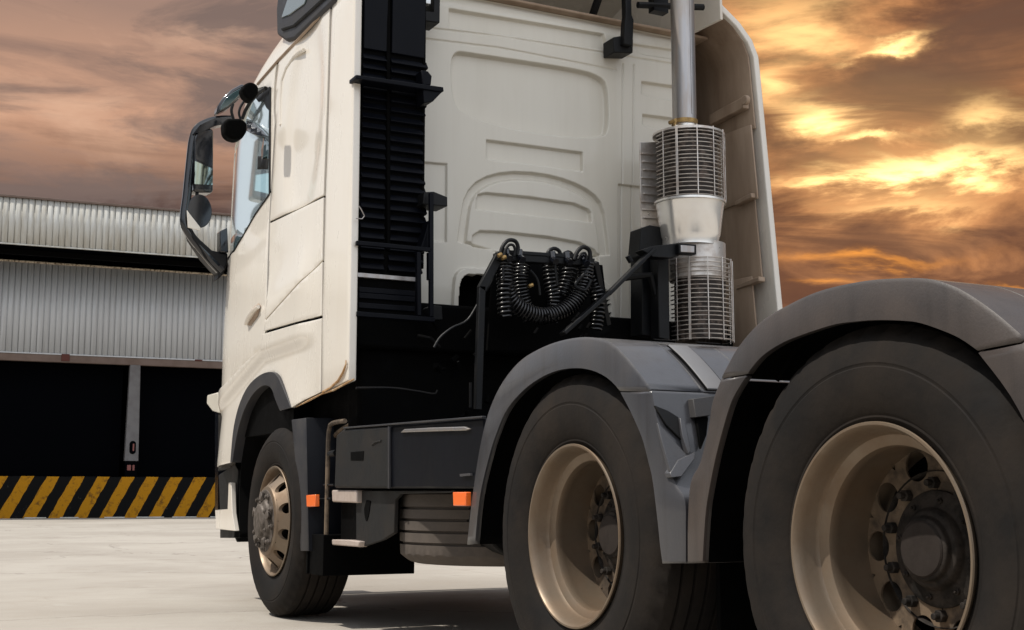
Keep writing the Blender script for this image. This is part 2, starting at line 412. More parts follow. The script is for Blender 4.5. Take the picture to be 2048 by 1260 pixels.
# rusty scrapes at the foot of the near panel
bm = bmesh.new()
c0 = [(645,784),(660,776),(676,762),(686,745),(692,728),(692,720)]
tube(bm, [PXp(u,v,2.192) for u,v in c0], lambda t: .001+.006*sin(pi*min(1,t*.9+.1)), 8, r2=.006)
tube(bm, [PXp(u,v,2.197) for u,v in ((592,814),(620,800),(643,788),(668,780),(690,768),(708,758))], lambda t: .002+.004*abs(sin(t*9)), 8)
part('rusted_edge', bm, M['rust'], ext)
ext2 = mirror(ext); ext2['label'] = 'far side cream side panel behind the exhaust stack'
# inner liner of the far extender
bm = bmesh.new(); XR = 2*XM
xin = lambda z: XR - x0(z) - .045 - shr(z)
def lin(v0, v1, ya, yb, dx, dx2=None):
    z0_, z1_ = v0, v1
    rows = []
    for k in range(9):
        z = z0_+(z1_-z0_)*k/8; a = ext_rear(z)+ya
        rows.append([Vector((xin(z)-dx-.012*sin(j/8*pi*2.2), a+(yb-a)*j/8, z)) for j in range(9)])
    grid(bm, rows)
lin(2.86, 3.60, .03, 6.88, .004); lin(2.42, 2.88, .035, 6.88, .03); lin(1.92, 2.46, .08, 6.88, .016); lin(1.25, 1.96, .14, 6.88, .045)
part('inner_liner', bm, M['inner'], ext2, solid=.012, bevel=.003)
bm = bmesh.new()
for vz, ln in ((3.02,.34),(2.44,.16),(1.93,.22)):
    z = vz; a = ext_rear(z)+.05
    bar(bm, (xin(z)-.05, a, z), (xin(z)-.05, a+ln, z-.02), .05, .07 if vz > 3 else .03)
p = Vector((xin(3.0)-.07, 6.0+.08, 3.02))
tube(bm, [p, p+Vector((-.03,0,0))], .03, 12)
parts('liner_bracket', bm, M['inner'], ext2, bevel=.006)
# --- rear wall: dense relief sheet
WY = 6.35
def WP(L_): return np.array([(lambda p: (p.x, p.z))(PYp(u, v, WY)) for u, v in L_])
xa, xb, zb = 2.47, XR-2.45, 3.47
nx_, nz_ = 520, 470
gx, gz = np.meshgrid(np.linspace(xa, xb, nx_), np.linspace(1.64, zb, nz_))
def sdf(poly, rnd=0):
    """signed distance to polygon, negative inside"""
    d = np.full(gx.shape, 1e9); ins = np.zeros(gx.shape, bool); n = len(poly)
    for i in range(n):
        ax, az = poly[i]; bx, bz = poly[(i+1)%n]; ex, ez = bx-ax, bz-az
        t = np.clip(((gx-ax)*ex+(gz-az)*ez)/(ex*ex+ez*ez+1e-12), 0, 1)
        d = np.minimum(d, np.hypot(gx-ax-t*ex, gz-az-t*ez))
        c = ((az > gz) != (bz > gz)) & (gx < (bx-ax)*(gz-az)/((bz-az) if abs(bz-az) > 1e-9 else 1e-9)+ax); ins ^= c
    return np.where(ins, -d, d)-rnd
def line(poly):
    d = np.full(gx.shape, 1e9)
    for (ax, az), (bx, bz) in zip(poly[:-1], poly[1:]):
        ex, ez = bx-ax, bz-az; t = np.clip(((gx-ax)*ex+(gz-az)*ez)/(ex*ex+ez*ez+1e-12), 0, 1)
        d = np.minimum(d, np.hypot(gx-ax-t*ex, gz-az-t*ez))
    return d
def smo(P, k=3):
    P = [tuple(p) for p in P]
    for _ in range(k):
        Q = []
        for i in range(len(P)):
            a, b = P[i], P[(i+1)%len(P)]; Q += [(a[0]*.75+b[0]*.25, a[1]*.75+b[1]*.25), (a[0]*.25+b[0]*.75, a[1]*.25+b[1]*.75)]
        P = Q
    return P
def step_(d, w): t = np.clip(.5-d/w, 0, 1); return t*t*(3-2*t)
Hh = np.zeros(gx.shape)                     # height towards the camera (rear)
# window blank
P = smo(WP([(902,130),(910,103),(935,106),(1150,138),(1200,152),(1216,175),(1217,265),(1200,274),(1140,274),(1060,264),(985,248),(938,230),(908,212)]), 2)
Hh -= .022*step_(sdf(P), .012)
# rectangle below
P = WP([(974,280),(1165,305),(1165,342),(974,318)]); Hh -= .014*step_(sdf(P), .010)
# large arch
A_ = WP([(915,497),(922,440),(931,388),(960,357),(1012,343),(1080,346),(1140,361),(1185,384),(1207,412),(1215,470),(1220,523)])
B_ = WP([(932,497),(938,440),(945,400),(968,373),(1014,358),(1080,360),(1136,375),(1174,396),(1190,418),(1198,470),(1203,521)])
Hh -= .016*step_(sdf(smo(A_,1)), .010); Hh += .012*step_(sdf(smo(B_,1)), .016)
P = smo(WP([(955,418),(955,398),(958,388),(975,385),(1060,393),(1150,406),(1178,418),(1183,425),(1184,444)]),0); Hh -= .014*step_(sdf(P), .009)
P = smo(WP([(946,493),(948,470),(962,461),(1010,463),(1100,473),(1160,484),(1190,499),(1197,509),(1197,524)]),0); Hh -= .014*step_(sdf(P), .009)
# top band
P = WP([(899,18),(1208,68),(1217,100),(900,54)]); Hh -= .016*step_(sdf(P), .012)
for G in ([(846,55),(1000,72),(1350,128)], [(846,77),(1000,96),(1232,140)], [(1246,128),(1243,700)], [(1268,130),(1262,700)]):
    Hh -= .004*step_(line(WP(G))-.004, .006)
P = WP([(820,322),(894,328),(893,484),(820,478)]); Hh -= .008*step_(sdf(P), .008)
P = WP([(1237,368),(1300,376),(1300,690),(1237,684)]); Hh -= .008*step_(sdf(P), .008)
for P in ([(1284,163),(1360,174),(1360,202),(1310,196),(1284,186)], [(1286,229),(1370,240),(1370,268),(1320,260),(1286,249)]):
    Hh -= .014*step_(sdf(WP(P)), .010)
P = WP([(1245,85),(1352,100),(1352,118),(1285,108)]); Hh -= .010*step_(sdf(P), .010)
# tunnel arch: raised lip round the opening
T1 = smo(WP([(902,660),(905,560),(915,540),(940,534),(1190,556),(1215,566),(1226,590),(1229,660)]),1)
T2 = WP([(913,660),(915,575),(922,555),(938,547),(1185,569),(1208,577),(1217,600),(1220,660)])
Hh += .014*step_(sdf(T1), .010)
tun = sdf(smo(T2,1))
Hh = np.where(tun < 0, -.25*np.clip(-tun/.02, 0, 1)+.014, Hh)
# upper edge of the wall bends forward
Hh = np.where(tun < 0, Hh, Hh*1.8)
Hh -= .05*np.clip((gz-3.36)/.1, 0, 1)**2
Hh += .003*np.sin(gx*2.1+1)*np.cos(gz*1.7)
# rounded outer corners
Hh *= 1.0
Hh -= .40*(1-np.sqrt(np.clip(1-np.clip((.12-(gx-xa))/.12, 0, 1)**2, 0, 1))) + .40*(1-np.sqrt(np.clip(1-np.clip((.12-(xb-gx))/.12, 0, 1)**2, 0, 1)))
V = np.stack([gx-XM, -Hh, gz-2.3], -1).reshape(-1, 3)
idx = np.arange(nx_*nz_).reshape(nz_, nx_)
Fq = np.stack([idx[:-1,:-1], idx[:-1,1:], idx[1:,1:], idx[1:,:-1]], -1).reshape(-1, 4)
me = bpy.data.meshes.new('rear_wall')
me.vertices.add(len(V)); me.vertices.foreach_set('co', V.ravel())
me.loops.add(len(Fq)*4); me.loops.foreach_set('vertex_index', Fq.ravel().astype(np.int32))
me.polygons.add(len(Fq)); me.polygons.foreach_set('loop_start', np.arange(0, len(Fq)*4, 4, dtype=np.int32))
me.update(calc_edges=True)
dark = (tun < -.004)[:-1,:-1].ravel()
me.materials.append(M['wallp']); me.materials.append(M['void'])
me.polygons.foreach_set('material_index', dark.astype(np.int32)); me.polygons.foreach_set('use_smooth', np.ones(len(Fq), bool))
wall = bpy.data.objects.new('rear_wall', me); link(wall, truck, (XM, WY, 2.3))
# roof lip over the wall
bm = bmesh.new()
box(bm, 2.44, XR-2.44, 6.34, 6.6, 3.472, 3.49); part('roof_lip', bm, M['inner'], truck, bevel=.006)
# --- roof deflector, open to the rear
bm = bmesh.new(); rows = []
for k in range(13):
    y = 6.02+(8.1-6.02)*k/12; t = k/12; h = 3.46+.66*(1-t)**.8; w = .06+.25*t
    xl = 2.56+w*.4
    rows.append([Vector((xl, y, 3.47)), Vector((xl+.005, y, 3.46+(h-3.46)*.6)), Vector((xl+.05, y, h-.04*(1-t))), Vector((xl+.18, y, h)), Vector((XM, y, h+.02)),
                 Vector((XR-xl-.18, y, h)), Vector((XR-xl-.05, y, h-.04*(1-t))), Vector((XR-xl-.005, y, 3.46+(h-3.46)*.6)), Vector((XR-xl, y, 3.47))])
grid(bm, rows)
defl = part('roof_deflector', bm, [M['paint'], M['inner']], truck, solid=.02, bevel=.006)
defl.modifiers['s'].material_offset = 1
bm = bmesh.new()
tube(bm, [(4.0,6.12,3.50),(4.45,6.1,3.56)], .02, 8); box(bm, 4.10,4.2,6.1,6.16,3.48,3.60)
tube(bm, [(2.9,6.3,3.5),(2.9,6.1,3.8)], .02, 8); tube(bm, [(3.9,6.5,3.5),(3.9,6.2,3.85)], .025, 8)
parts('deflector_strut', bm, M['black'], defl)
# dark side fairing on the roof
bm = bmesh.new()
pr = [PXp(u,v,2.225) for u,v in ((553,70),(571,83),(588,79),(668,2),(676,-60),(560,-60),(552,20))]
prism(bm, pr, (.35,0,0)); vis = part('roof_side_fairing', bm, M['fender2'], truck, bevel=.02, seg=3)
bm = bmesh.new()
pr = [PXp(u,v,2.218) for u,v in ((562,36),(574,0),(592,-30),(622,-30),(608,8),(578,30))]
prism(bm, pr, (.02,0,0)); part('fairing_window', bm, M['glassd'], vis, bevel=.004)
bm = bmesh.new()
tube(bm, [PXp(u,v,2.223) for u,v in ((566,58),(590,50),(665,-18))], .012, 8); part('fairing_ridge', bm, M['black'], vis)
# --- lamp brackets on the rear wall
bm = bmesh.new()
def pyprism(bm, L_, y, t): prism(bm, [PYp(u,v,y) for u,v in L_], (0,t,0))
pyprism(bm, [(1227,74),(1251,70),(1267,78),(1266,106),(1228,105)], 6.22, .12)
pyprism(bm, [(1250,-60),(1262,-60),(1264,30),(1268,40),(1266,92),(1248,88),(1250,45),(1252,30)], 6.18, .05)
part('lamp_bracket', bm, M['black'], truck, bevel=.006)
bm = bmesh.new()
pyprism(bm, [(843,20),(868,24),(868,-20),(881,-20),(880,46),(843,41)], 6.18, .14); lb = part('lamp_bracket', bm, M['black'], truck, bevel=.006)
bm = bmesh.new(); pyprism(bm, [(844,-10),(862,-8),(862,8),(845,6)], 6.17, .05); part('work_lamp', bm, M['lamp'], lb, bevel=.004)
# --- ribbed intake tower at the near side
TY = 6.10
def tz(u, v): return PYp(u, v, TY)
txl = 2.29; txm = tz(775,300).x; txr = tz(851,300).x
bm = bmesh.new()
ztop, zbot = 3.42, tz(760,627).z
box(bm, txl, txr-.02, TY+.006, TY+.20, zbot, ztop)
box(bm, txr-.02, txr-.006, TY-.004, TY+.20, zbot+.25, ztop)
part('intake_tower', bm, M['void'], truck)
tower = bpy.data.objects['intake_tower']
bm = bmesh.new()
zr0, zr1 = tz(720,540).z, tz(720,100).z
nr = 22; dz = (zr1-zr0)/nr
for k in range(nr):
    z = zr0+k*dz
    wob = .004*sin(k*1.3)
    for a, b in ((txl+.005, txm-.012), (txm+.012, txr-.004+.012*sin(k*.45-1))):
        pts = [(a,TY-.002+wob,z+.004),(a,TY-.016,z+.010),(a,TY+.012,z+dz-.003),(a,TY+.03,z+dz-.003),(a,TY+.03,z+.004)]
        prism(bm, pts, (b-a,0,0))
part('intake_rib', bm, M['navy'], tower, bevel=.003)
bm = bmesh.new()
for a, b in ((txl+.005, txm-.012), (txm+.012, txr-.012)):
    prism(bm, [(a,TY-.01,zr1+.01),(a,TY-.02,ztop),(a,TY+.05,ztop),(a,TY+.05,zr1+.01)], (b-a,0,0))
for z in (zbot+.02, zbot+.07, zbot+.10):
    box(bm, txl+.003, txr-.05, TY-.004, TY+.04, z, z+.03)
parts('intake_cover', bm, M['navy'], tower, bevel=.004)
bm = bmesh.new(); tube(bm, [tz(775,-30)+Vector((0,-.005,0)), tz(776,500)+Vector((0,-.005,0))], .012, 8); part('intake_seam', bm, M['void'], tower)
bm = bmesh.new()
a = tz(713,550); b = tz(833,560); box(bm, a.x, b.x, TY-.012, TY+.02, a.z-.012, a.z+.012); part('intake_clamp', bm, M['steel'], tower, bevel=.003)
# brackets and grab rail
bm = bmesh.new()
B5 = 5.98
pyprism(bm, [(712,149),(887,174),(888,183),(872,182),(712,157)], B5, .10)
pyprism(bm, [(846,178),(888,180),(866,203),(848,206)], B5+.01, .10)
pyprism(bm, [(843,140),(856,142),(864,152),(862,170),(846,170)], B5+.02, .08)
parts('tower_bracket', bm, M['navy'], truck, bevel=.004)
bm = bmesh.new()
rp = lambda u, v: PYp(u, v, B5)
bar(bm, rp(862,386), rp(862,634), .022, .022, (0,1,0)); bar(bm, rp(712,486), rp(862,500), .022, .022)
bar(bm, rp(857,505), rp(857,560), .012, .03, (0,1,0))
bar(bm, rp(712,628), rp(868,640), .03, .024); bar(bm, rp(836,505), rp(837,632), .022, .03, (0,1,0))
rail = part('grab_rail', bm, M['navy'], truck, bevel=.003)
bm = bmesh.new()
pyprism(bm, [(848,384),(868,383),(895,394),(895,413),(846,408)], B5+.04, .14); part('rail_mount', bm, M['black'], rail, bevel=.004)
bm = bmesh.new()
pyprism(bm, [(838,505),(850,470),(858,440),(858,500)], B5+.04, .08); part('rail_gusset', bm, M['navy'], rail, bevel=.004)
bm = bmesh.new()
pyprism(bm, [(858,615),(866,610),(884,612),(886,640),(858,640)], B5, .1); part('rail_foot', bm, M['black'], rail, bevel=.004)
bm = bmesh.new()
tube(bm, [rp(712,437), rp(724,438), rp(729,432), rp(722,418), rp(718,412)], .003, 6); part('rail_clip', bm, M['steel'], rail)
# --- exhaust
EY = 5.93
def ep(u, v, dy=0): return PYp(u, v, EY+dy)
bm = bmesh.new()
pc = ep(1369,240); pr_ = .44*(ep(1392,200).x-ep(1347,200).x)
tube(bm, [Vector((pc.x, EY, pc.z+t)) for t in (-.02,.02,1.2)], pr_, 40)
# rolled seam
bar(bm, Vector((pc.x+.004, EY-pr_, pc.z+.02)), Vector((pc.x+.004, EY-pr_, pc.z+1.2)), .004, .006, (0,1,0))
pipe = part('exhaust_pipe', bm, M['steel'], truck)
bm = bmesh.new()
lathe(bm, [(pr_+.001,-.03),(pr_+.006,-.03),(pr_+.006,-.005),(pr_+.001,-.005)], (pc.x, EY, pc.z), 'z', 40)
tube(bm, [Vector((pc.x-pr_-.012, EY-.03, pc.z-.02)), Vector((pc.x-pr_-.012, EY+.03, pc.z-.02))], .012, 8)
tube(bm, [Vector((pc.x-pr_-.01, EY-.02, pc.z-.02)), Vector((pc.x-pr_-.014, EY-.02, pc.z-.09))], .009, 8)
part('pipe_clamp', bm, M['brass'], pipe)
bm = bmesh.new(); tube(bm, [Vector((pc.x+.006, EY, pc.z-.005)), Vector((pc.x+.008, EY, pc.z-.13))], pr_*.93, 32); part('pipe_collar', bm, M['bright'], pipe)
def slatted(name, u0, u1, v0, v1, n, lip=.006):
    c0 = ep((u0+u1)/2, v0); c1 = ep((u0+u1)/2, v1); R = .45*(ep(u1, (v0+v1)/2).x-ep(u0, (v0+v1)/2).x)
    cx = c0.x-.006; bm = bmesh.new(); H_ = c0.z-c1.z; p = H_/n
    for k in range(n+1):
        z = c1.z+p*k; cxk = cx+random.uniform(-.002,.002)
        lathe(bm, [(R-.008,.0),(R,.002),(R+.0005,p*.22),(R-.008,p*.18),(R-.008,0)], (cxk, EY, z+random.uniform(-.002,.002)), 'z', 56, a0=-pi*1.06, a1=pi*.06)
    o = part(name, bm, M['slat'], truck)
    bm = bmesh.new(); lathe(bm, [(R*.80,0),(R*.80,H_)], (cx, EY, c1.z), 'z', 40); 
    part('muffler_body', bm, M['slatin'], o)
    bm = bmesh.new()
    for a in (-.94*pi, -.80*pi, -.62*pi, -.46*pi, -.30*pi, -.17*pi, -.05*pi):
        q = Vector((cx+(R+.002)*cos(a), EY+(R+.002)*sin(a), c1.z-.005)); w = .007 if a in (-.80*pi, -.30*pi) else .003
        t = Vector((-sin(a), cos(a), 0)); nn = Vector((cos(a), sin(a), 0))
        prism(bm, [q-t*w, q+t*w, q+t*w+nn*.004, q-t*w+nn*.004], (0,0,H_+.015))
    part('shield_strap', bm, M['slat'], o, bevel=.001)
    return o, cx, R, c0.z, c1.z
sh1, cx1, R1, zt1, zb1 = slatted('heat_shield', 1314, 1443, 272, 404, 17)
sh2, cx2, R2, zt2, zb2 = slatted('heat_shield', 1342, 1459, 527, 684, 18)
bm = bmesh.new()
lathe(bm, [(R1*.3,.012),(R1*.9,.008),(R1+.004,-.002),(R1+.004,-.014),(R1-.02,-.014)], (cx1, EY, zt1+.006), 'z', 64)
part('shield_cap', bm, M['slat'], sh1)
# polished middle of the muffler, tapering to the lower body
bm = bmesh.new(); zc1 = zb1-.005; zc2 = ep(1390,482).z
lathe(bm, [(R1+.004,0),(R1+.004,-.012),(R1*.97,-.015),(R1*.93,-.06),(R1*.84,(zc2-zc1)*.9),(R1*.8,zc2-zc1),(R1*.80,zc2-zc1-.04)], (cx1, EY, zc1), 'z', 72)
mm = part('muffler_casing', bm, M['bright'], truck)
bm = bmesh.new(); lathe(bm, [(R2*.9,0),(R2*.9,-.2),(R2*.86,-.21)], (cx2-.01, EY+.01, zc2-.02), 'z', 48); part('muffler_lower_shell', bm, M['slat'], mm)
bm = bmesh.new()
pyprism(bm, [(1358,486),(1393,489),(1393,509),(1358,507)], EY-R2-.02, .05); lab = part('bracket_frame', bm, M['black'], mm, bevel=.003)
bm = bmesh.new()
pyprism(bm, [(1362,490),(1389,492),(1389,505),(1362,504)], EY-R2-.028, .01); part('bracket_plate', bm, M['steel'], lab, bevel=.002)
# grey backing plate with louvres left of the muffler
bm = bmesh.new()
pyprism(bm, [(1280,284),(1330,284),(1330,455),(1282,455)], EY+.14, .01)
for k in range(9):
    v = 305+k*16; pyprism(bm, [(1284+ (k%3)*2,v),(1326,v+2),(1326,v+5),(1284+(k%3)*2,v+3)], EY+.125, .012)
part('shield_backing', bm, M['slat'], truck, bevel=.002)
# black post, strut and arm
bm = bmesh.new()
pyprism(bm, [(1283,456),(1300,450),(1330,455),(1336,500),(1330,676),(1284,670),(1284,520),(1278,512)], EY+.06, .12)
pyprism(bm, [(1315,500),(1338,505),(1340,680),(1318,676)], EY-.04, .08)
post = part('stack_post', bm, M['black'], truck, bevel=.005)
bm = bmesh.new()
pyprism(bm, [(1284,500),(1305,492),(1357,486),(1358,512),(1340,516),(1306,514)], EY-.17, .08)
bar(bm, ep(1305,500,-.15), ep(1214,590,-.3), .02, .045, (0,1,0)); bar(bm, ep(1218,585,-.3), ep(1125,668,-.42), .02, .04, (0,1,0))
part('stack_strut', bm, M['black'], post, bevel=.004)
bm = bmesh.new()
tube(bm, [ep(1255,512,-.2), ep(1262,524,-.2)], .015, 10); tube(bm, [ep(1250,555,0), ep(1300,550,0), ep(1315,600,0)], .02, 8)
parts('strut_clamp', bm, M['black'], post)
# --- wall feet / mounts under the rear wall
bm = bmesh.new()
pyprism(bm, [(1246,638),(1272,636),(1274,664),(1246,664)], 6.2, .1); parts('cab_mount', bm, M['black'], truck, bevel=.004)
bm = bmesh.new(); pyprism(bm, [(866,612),(886,612),(886,640),(866,640)], 6.2, .1); parts('cab_mount', bm, M['black'], truck, bevel=.004)
# --- hose gantry and coiled hoses
GY = 5.62
g = lambda u, v, dy=0: PYp(u, v, GY+dy)
bm = bmesh.new()
bar(bm, g(1000,508), g(962,580), .045, .03, (0,1,0)); bar(bm, g(963,572), g(955,820), .036, .03, (0,1,0))
bar(bm, g(990,514), g(1185,526), .05, .04); bar(bm, g(1000,505), g(1180,517), .06, .02)
bar(bm, g(1190,524), g(1215,650,.1), .03, .03, (0,1,0))
gan = part('hose_gantry', bm, M['black'], truck, bevel=.004)
bm = bmesh.new(); pyprism(bm, [(995,515),(1205,530),(1220,660),(1150,700),(975,700),(985,560)], GY+.22, .02); part('gantry_plate', bm, M['void'], gan)
def coil(path, R, pitch, w, name='coiled_hose', m=None):
    pts = resample(path, 240); Ls = [0]
    for a, b in zip(pts, pts[1:]): Ls.append(Ls[-1]+(b-a).length)
    out = []; n = int(Ls[-1]/pitch*14)
    nxv = None
    for k in range(n+1):
        s = Ls[-1]*k/n; i = 0
        i = min(len(Ls)-2, int(np.searchsorted(Ls, s, 'right')-1)); t = (s-Ls[i])/max(1e-9, Ls[i+1]-Ls[i])
        c = pts[i].lerp(pts[i+1], t); tg = (pts[min(i+2,len(pts)-1)]-pts[max(i-1,0)]).normalized()
        if nxv is None: nxv = tg.cross(Vector((0,1,0))).normalized()
        nxv = (nxv-tg*nxv.dot(tg)).normalized(); ny = tg.cross(nxv); a = 2*pi*s/pitch
        out.append(c+nxv*cos(a)*R+ny*sin(a)*R)
    bm = bmesh.new(); tube(bm, out, w, 7); return part(name, bm, m or M['cable'], truck, smooth=60)
coil([g(1012,520),g(1010,560),g(1022,600),g(1050,622),g(1085,632),g(1125,622),g(1155,595),g(1168,560),g(1172,525)], .038, .017, .006)
coil([g(1045,524,.08),g(1040,560,.08),g(1046,600,.08),g(1062,640,.08)], .036, .017, .006)
coil([g(1100,524,.05),g(1102,560,.05),g(1108,600,.05),g(1100,640,.05)], .036, .020, .007)
coil([g(1012,560,-.02),g(1008,590,-.02),g(1010,634,-.02)], .030, .022, .007)
coil([g(1175,535,.05),g(1190,570,.06),g(1196,612,.05),g(1190,660,.05)], .032, .022, .007)
coil([g(1140,530,.1),g(1135,560,.1),g(1125,590,.1)], .036, .022, .007)
bm = bmesh.new()
def loop(L_, dy, r): tube(bm, resample([g(u,v,dy) for u,v in L_], 24), r, 10)
loop([(1000,512),(1005,494),(1016,481),(1030,482),(1036,494),(1034,510)], -.03, .010)
loop([(1008,512),(1011,500),(1018,490),(1027,491),(1030,502),(1028,512)], -.05, .007)
loop([(1094,514),(1098,502),(1108,497),(1118,502),(1123,515)], -.02, .010)
loop([(1120,514),(1130,505),(1140,504),(1150,516)], -.02, .007)
loop([(1148,520),(1155,503),(1166,494),(1178,500),(1180,516),(1176,536),(1168,548)], -.03, .011)
loop([(1156,518),(1162,508),(1170,506),(1173,514),(1170,526)], -.05, .006)
loop([(1000,512),(985,560),(960,600),(935,640),(905,655),(880,675),(868,695)], .05, .006)
loop([(1060,540),(1075,560),(1080,590)], -.06, .006); loop([(1110,530),(1115,570)], -.05, .006); loop([(1006,535),(1007,560)], -.05, .006)
loop([(1168,548),(1150,570),(1170,580),(1182,560)], -.05, .008)
parts('air_line', bm, M['black'], truck)
bm = bmesh.new()
for u, v in ((1014,512),(1040,514),(1106,518),(1135,519),(1168,522)):
    p = g(u, v, -.03); tube(bm, [p+Vector((0,-.03,-.02)), p+Vector((0,0,.0)), p+Vector((0,.01,.035))], .018, 10)
parts('hose_coupling', bm, M['blackg'], truck)
bm = bmesh.new()
for u, v in ((996,512),(1004,517),(1058,573)):
    p = g(u, v, -.06); tube(bm, [p, p+Vector((.02,0,.01))], .010, 8)
parts('hose_fitting', bm, M['brass'], truck)
# --- chassis
bm = bmesh.new()
for xr_ in (XM-.43, XM+.35):
    box(bm, xr_, xr_+.08, .9, 8.3, .78, 1.04)
for y in (1.1, 1.9, 2.9, 4.4, 5.3, 6.1, 7.4): box(bm, XM-.35, XM+.35, y, y+.12, .82, 1.0)
chs = part('chassis_frame', bm, M['chassis'], truck, bevel=.006)
bm = bmesh.new()
box(bm, 2.34, 4.7, 6.2, 8.3, .98, 1.62); box(bm, 2.75, 4.2, 6.3, 8.2, .45, .98); box(bm, 2.30, 4.62, 6.14, 6.34, 1.40, 1.655)
box(bm, 2.36, 4.5, 5.30, 6.25, .82, .99)
lathe(bm, [(0,-.5),(.22,-.5),(.28,-.2),(.3,.3),(.2,.6),(0,.6)], (XM, 5.7, .85), 'y', 24)
part('engine_and_gearbox', bm, M['void'], truck, bevel=.02)
bm = bmesh.new()
for k in range(14):
    u = random.uniform(860, 990); v = random.uniform(650, 830); p = PYp(u, v, random.uniform(5.7, 6.2))
    s = random.uniform(.006, .018)
    tube(bm, [p, p+Vector((random.uniform(-.06,.06), random.uniform(-.03,.03), random.uniform(-.05,.05)))], s, 8)
for k in range(12):
    u = random.uniform(1040,1180); v = random.uniform(630,690); p = PYp(u,v,5.5); tube(bm, [p, p+Vector((.02,0,random.uniform(.01,.03)))], .007, 6)
parts('valve', bm, M['void'], truck)
bm = bmesh.new()
tube(bm, resample([PYp(u,v,5.9) for u,v in ((712,776),(780,776),(830,782),(868,788),(875,780))], 20), .006, 8)
tube(bm, [PYp(u,v,5.8) for u,v in ((941,765),(941,815))], .008, 8)
parts('brake_line', bm, M['chassis'], truck)
# drive axles
bm = bmesh.new()
RC = PXp(1752,1113,2.2); MCn = PXp(1145,1071,2.2); FC = PXp(547,1043,2.2)
WZ = .525
for y in (RC.y, MCn.y):
    tube(bm, [(2.75,y,WZ),(XR-2.75,y,WZ)], .075, 20); lathe(bm, [(0,-.26),(.16,-.22),(.24,-.05),(.24,.05),(.16,.2),(0,.28)], (XM, y, WZ), 'y', 24)
tube(bm, [(2.5,FC.y,WZ-.03),(XR-2.5,FC.y,WZ-.03)], .07, 16)
for y in (RC.y, MCn.y):
    for s in (2.95, XR-2.95): tube(bm, [(s,y-.3,.62),(s,y+.3,.62)], .12, 16)
parts('axle', bm, M['chassis'], truck)
bm = bmesh.new()
tube(bm, [(XM, 2.2, .6),(XM, 5.2, .85)], .06, 16); part('drive_shaft', bm, M['chassis'], truck)
bm = bmesh.new()
lathe(bm, [(0,0),(.52,0),(.56,.02),(.56,.07),(.5,.10),(0,.10)], (XM, 3.05, 1.06), 'z', 48)
box(bm, XM-.5, XM+.5, 2.75, 3.35, 1.04, 1.06); part('fifth_wheel', bm, M['chassis'], truck, bevel=.006)
# --- wheels
def tyre_bm(w, R=.52, rr=.292, lugs=56, ribs=4):
    """axis x, outer face at x=0, body towards +x"""
    bm = bmesh.new(); prof = [(rr,.030),(rr+.006,.014),(rr+.022,.004),(rr+.028,.0045),(rr+.034,.0),(.38,-.016),(.42,-.019),(.433,-.0185),(.436,-.016),(.441,-.016),(.444,-.0175),(R-.05,-.010),(R-.028,.004),(R-.018,.012),(R-.006,.022)]
    n = ribs; tw = w-.05; a = .026; gw = .010; seg = (tw-2*.001)/(n+1)
    for k in range(n+1):
        s0 = a+k*seg; crown = lambda h: R - .006*((h-w/2)/(w/2))**2
        prof += [(crown(s0+.003), s0+.003), (crown(s0+seg-gw), s0+seg-gw)]
        if k < n: prof += [(R-.016, s0+seg-gw+.001), (R-.016, s0+seg+.001)]
    prof += [(R-.006,w-.022),(R-.018,w-.012),(R-.028,w-.006),(R-.045,w-.002),(.40,w+.006),(rr+.022,w-.004),(rr,w-.030)]
    vs = lathe(bm, prof, (0,0,0), 'x', 168)
    # shoulder lugs: notch every third of the shoulder ring
    for ri in (11, 12, 13, 14):
        for j in range(168):
            if j % 4 == 0:
                v = vs[ri][j]; r = math.hypot(v.co.y, v.co.z); k = (r-(.008 if ri in (13, 14) else .002))/r; v.co.y *= k; v.co.z *= k
    return bm
def rear_rim_bm():
    bm = bmesh.new()
    lathe(bm, [(.286,.035),(.292,.018),(.300,.004),(.304,-.002),(.302,-.006),(.296,-.006),(.291,0),(.288,.010),(.283,.022),(.280,.052),(.274,.064),(.260,.069),(.249,.075),(.245,.088),(.248,.106),(.2505,.135),(.250,.17),(.249,.215),(.249,.30)], (0,0,0), 'x', 120)
    return bm
def disc_bm(Rd, holes, Rh, rh, x, rin, thick=.006, ph=0.):
    """flat annular disc with true round holes"""
    bm = bmesh.new(); N = holes; 
    for h in range(N):
        a0 = 2*pi*(h-.5)/N+ph; a1 = a0+2*pi/N; am = (a0+a1)/2
        cy, cz = Rh*cos(am), Rh*sin(am); K = 32; inner = []; outer = []
        for k in range(K):
            t = 2*pi*k/K + am; inner.append((cy+rh*cos(t), cz+rh*sin(t)))
            # project outwards to cell boundary
            d = (cos(t), sin(t)); best = None; lo, hi = 0, .4
            def inside(q):
                r = math.hypot(*q); aa = (atan2(q[1], q[0])-am+pi) % (2*pi)-pi
                return rin < r < Rd and abs(aa) < pi/N
            for _ in range(30):
                m_ = (lo+hi)/2
                if inside((cy+d[0]*m_, cz+d[1]*m_)): lo = m_
                else: hi = m_
            outer.append((cy+d[0]*lo, cz+d[1]*lo))
        vi = [bm.verts.new((x, p[0], p[1])) for p in inner]; vo = [bm.verts.new((x, p[0], p[1])) for p in outer]
        vb = [bm.verts.new((x+thick, p[0], p[1])) for p in inner]
        for k in range(K):
            k2 = (k+1)%K; bm.faces.new([vi[k], vi[k2], vo[k2], vo[k]]); bm.faces.new([vb[k], vb[k2], vi[k2], vi[k]])
    bmesh.ops.remove_doubles(bm, verts=bm.verts, dist=.0008)
    return bm
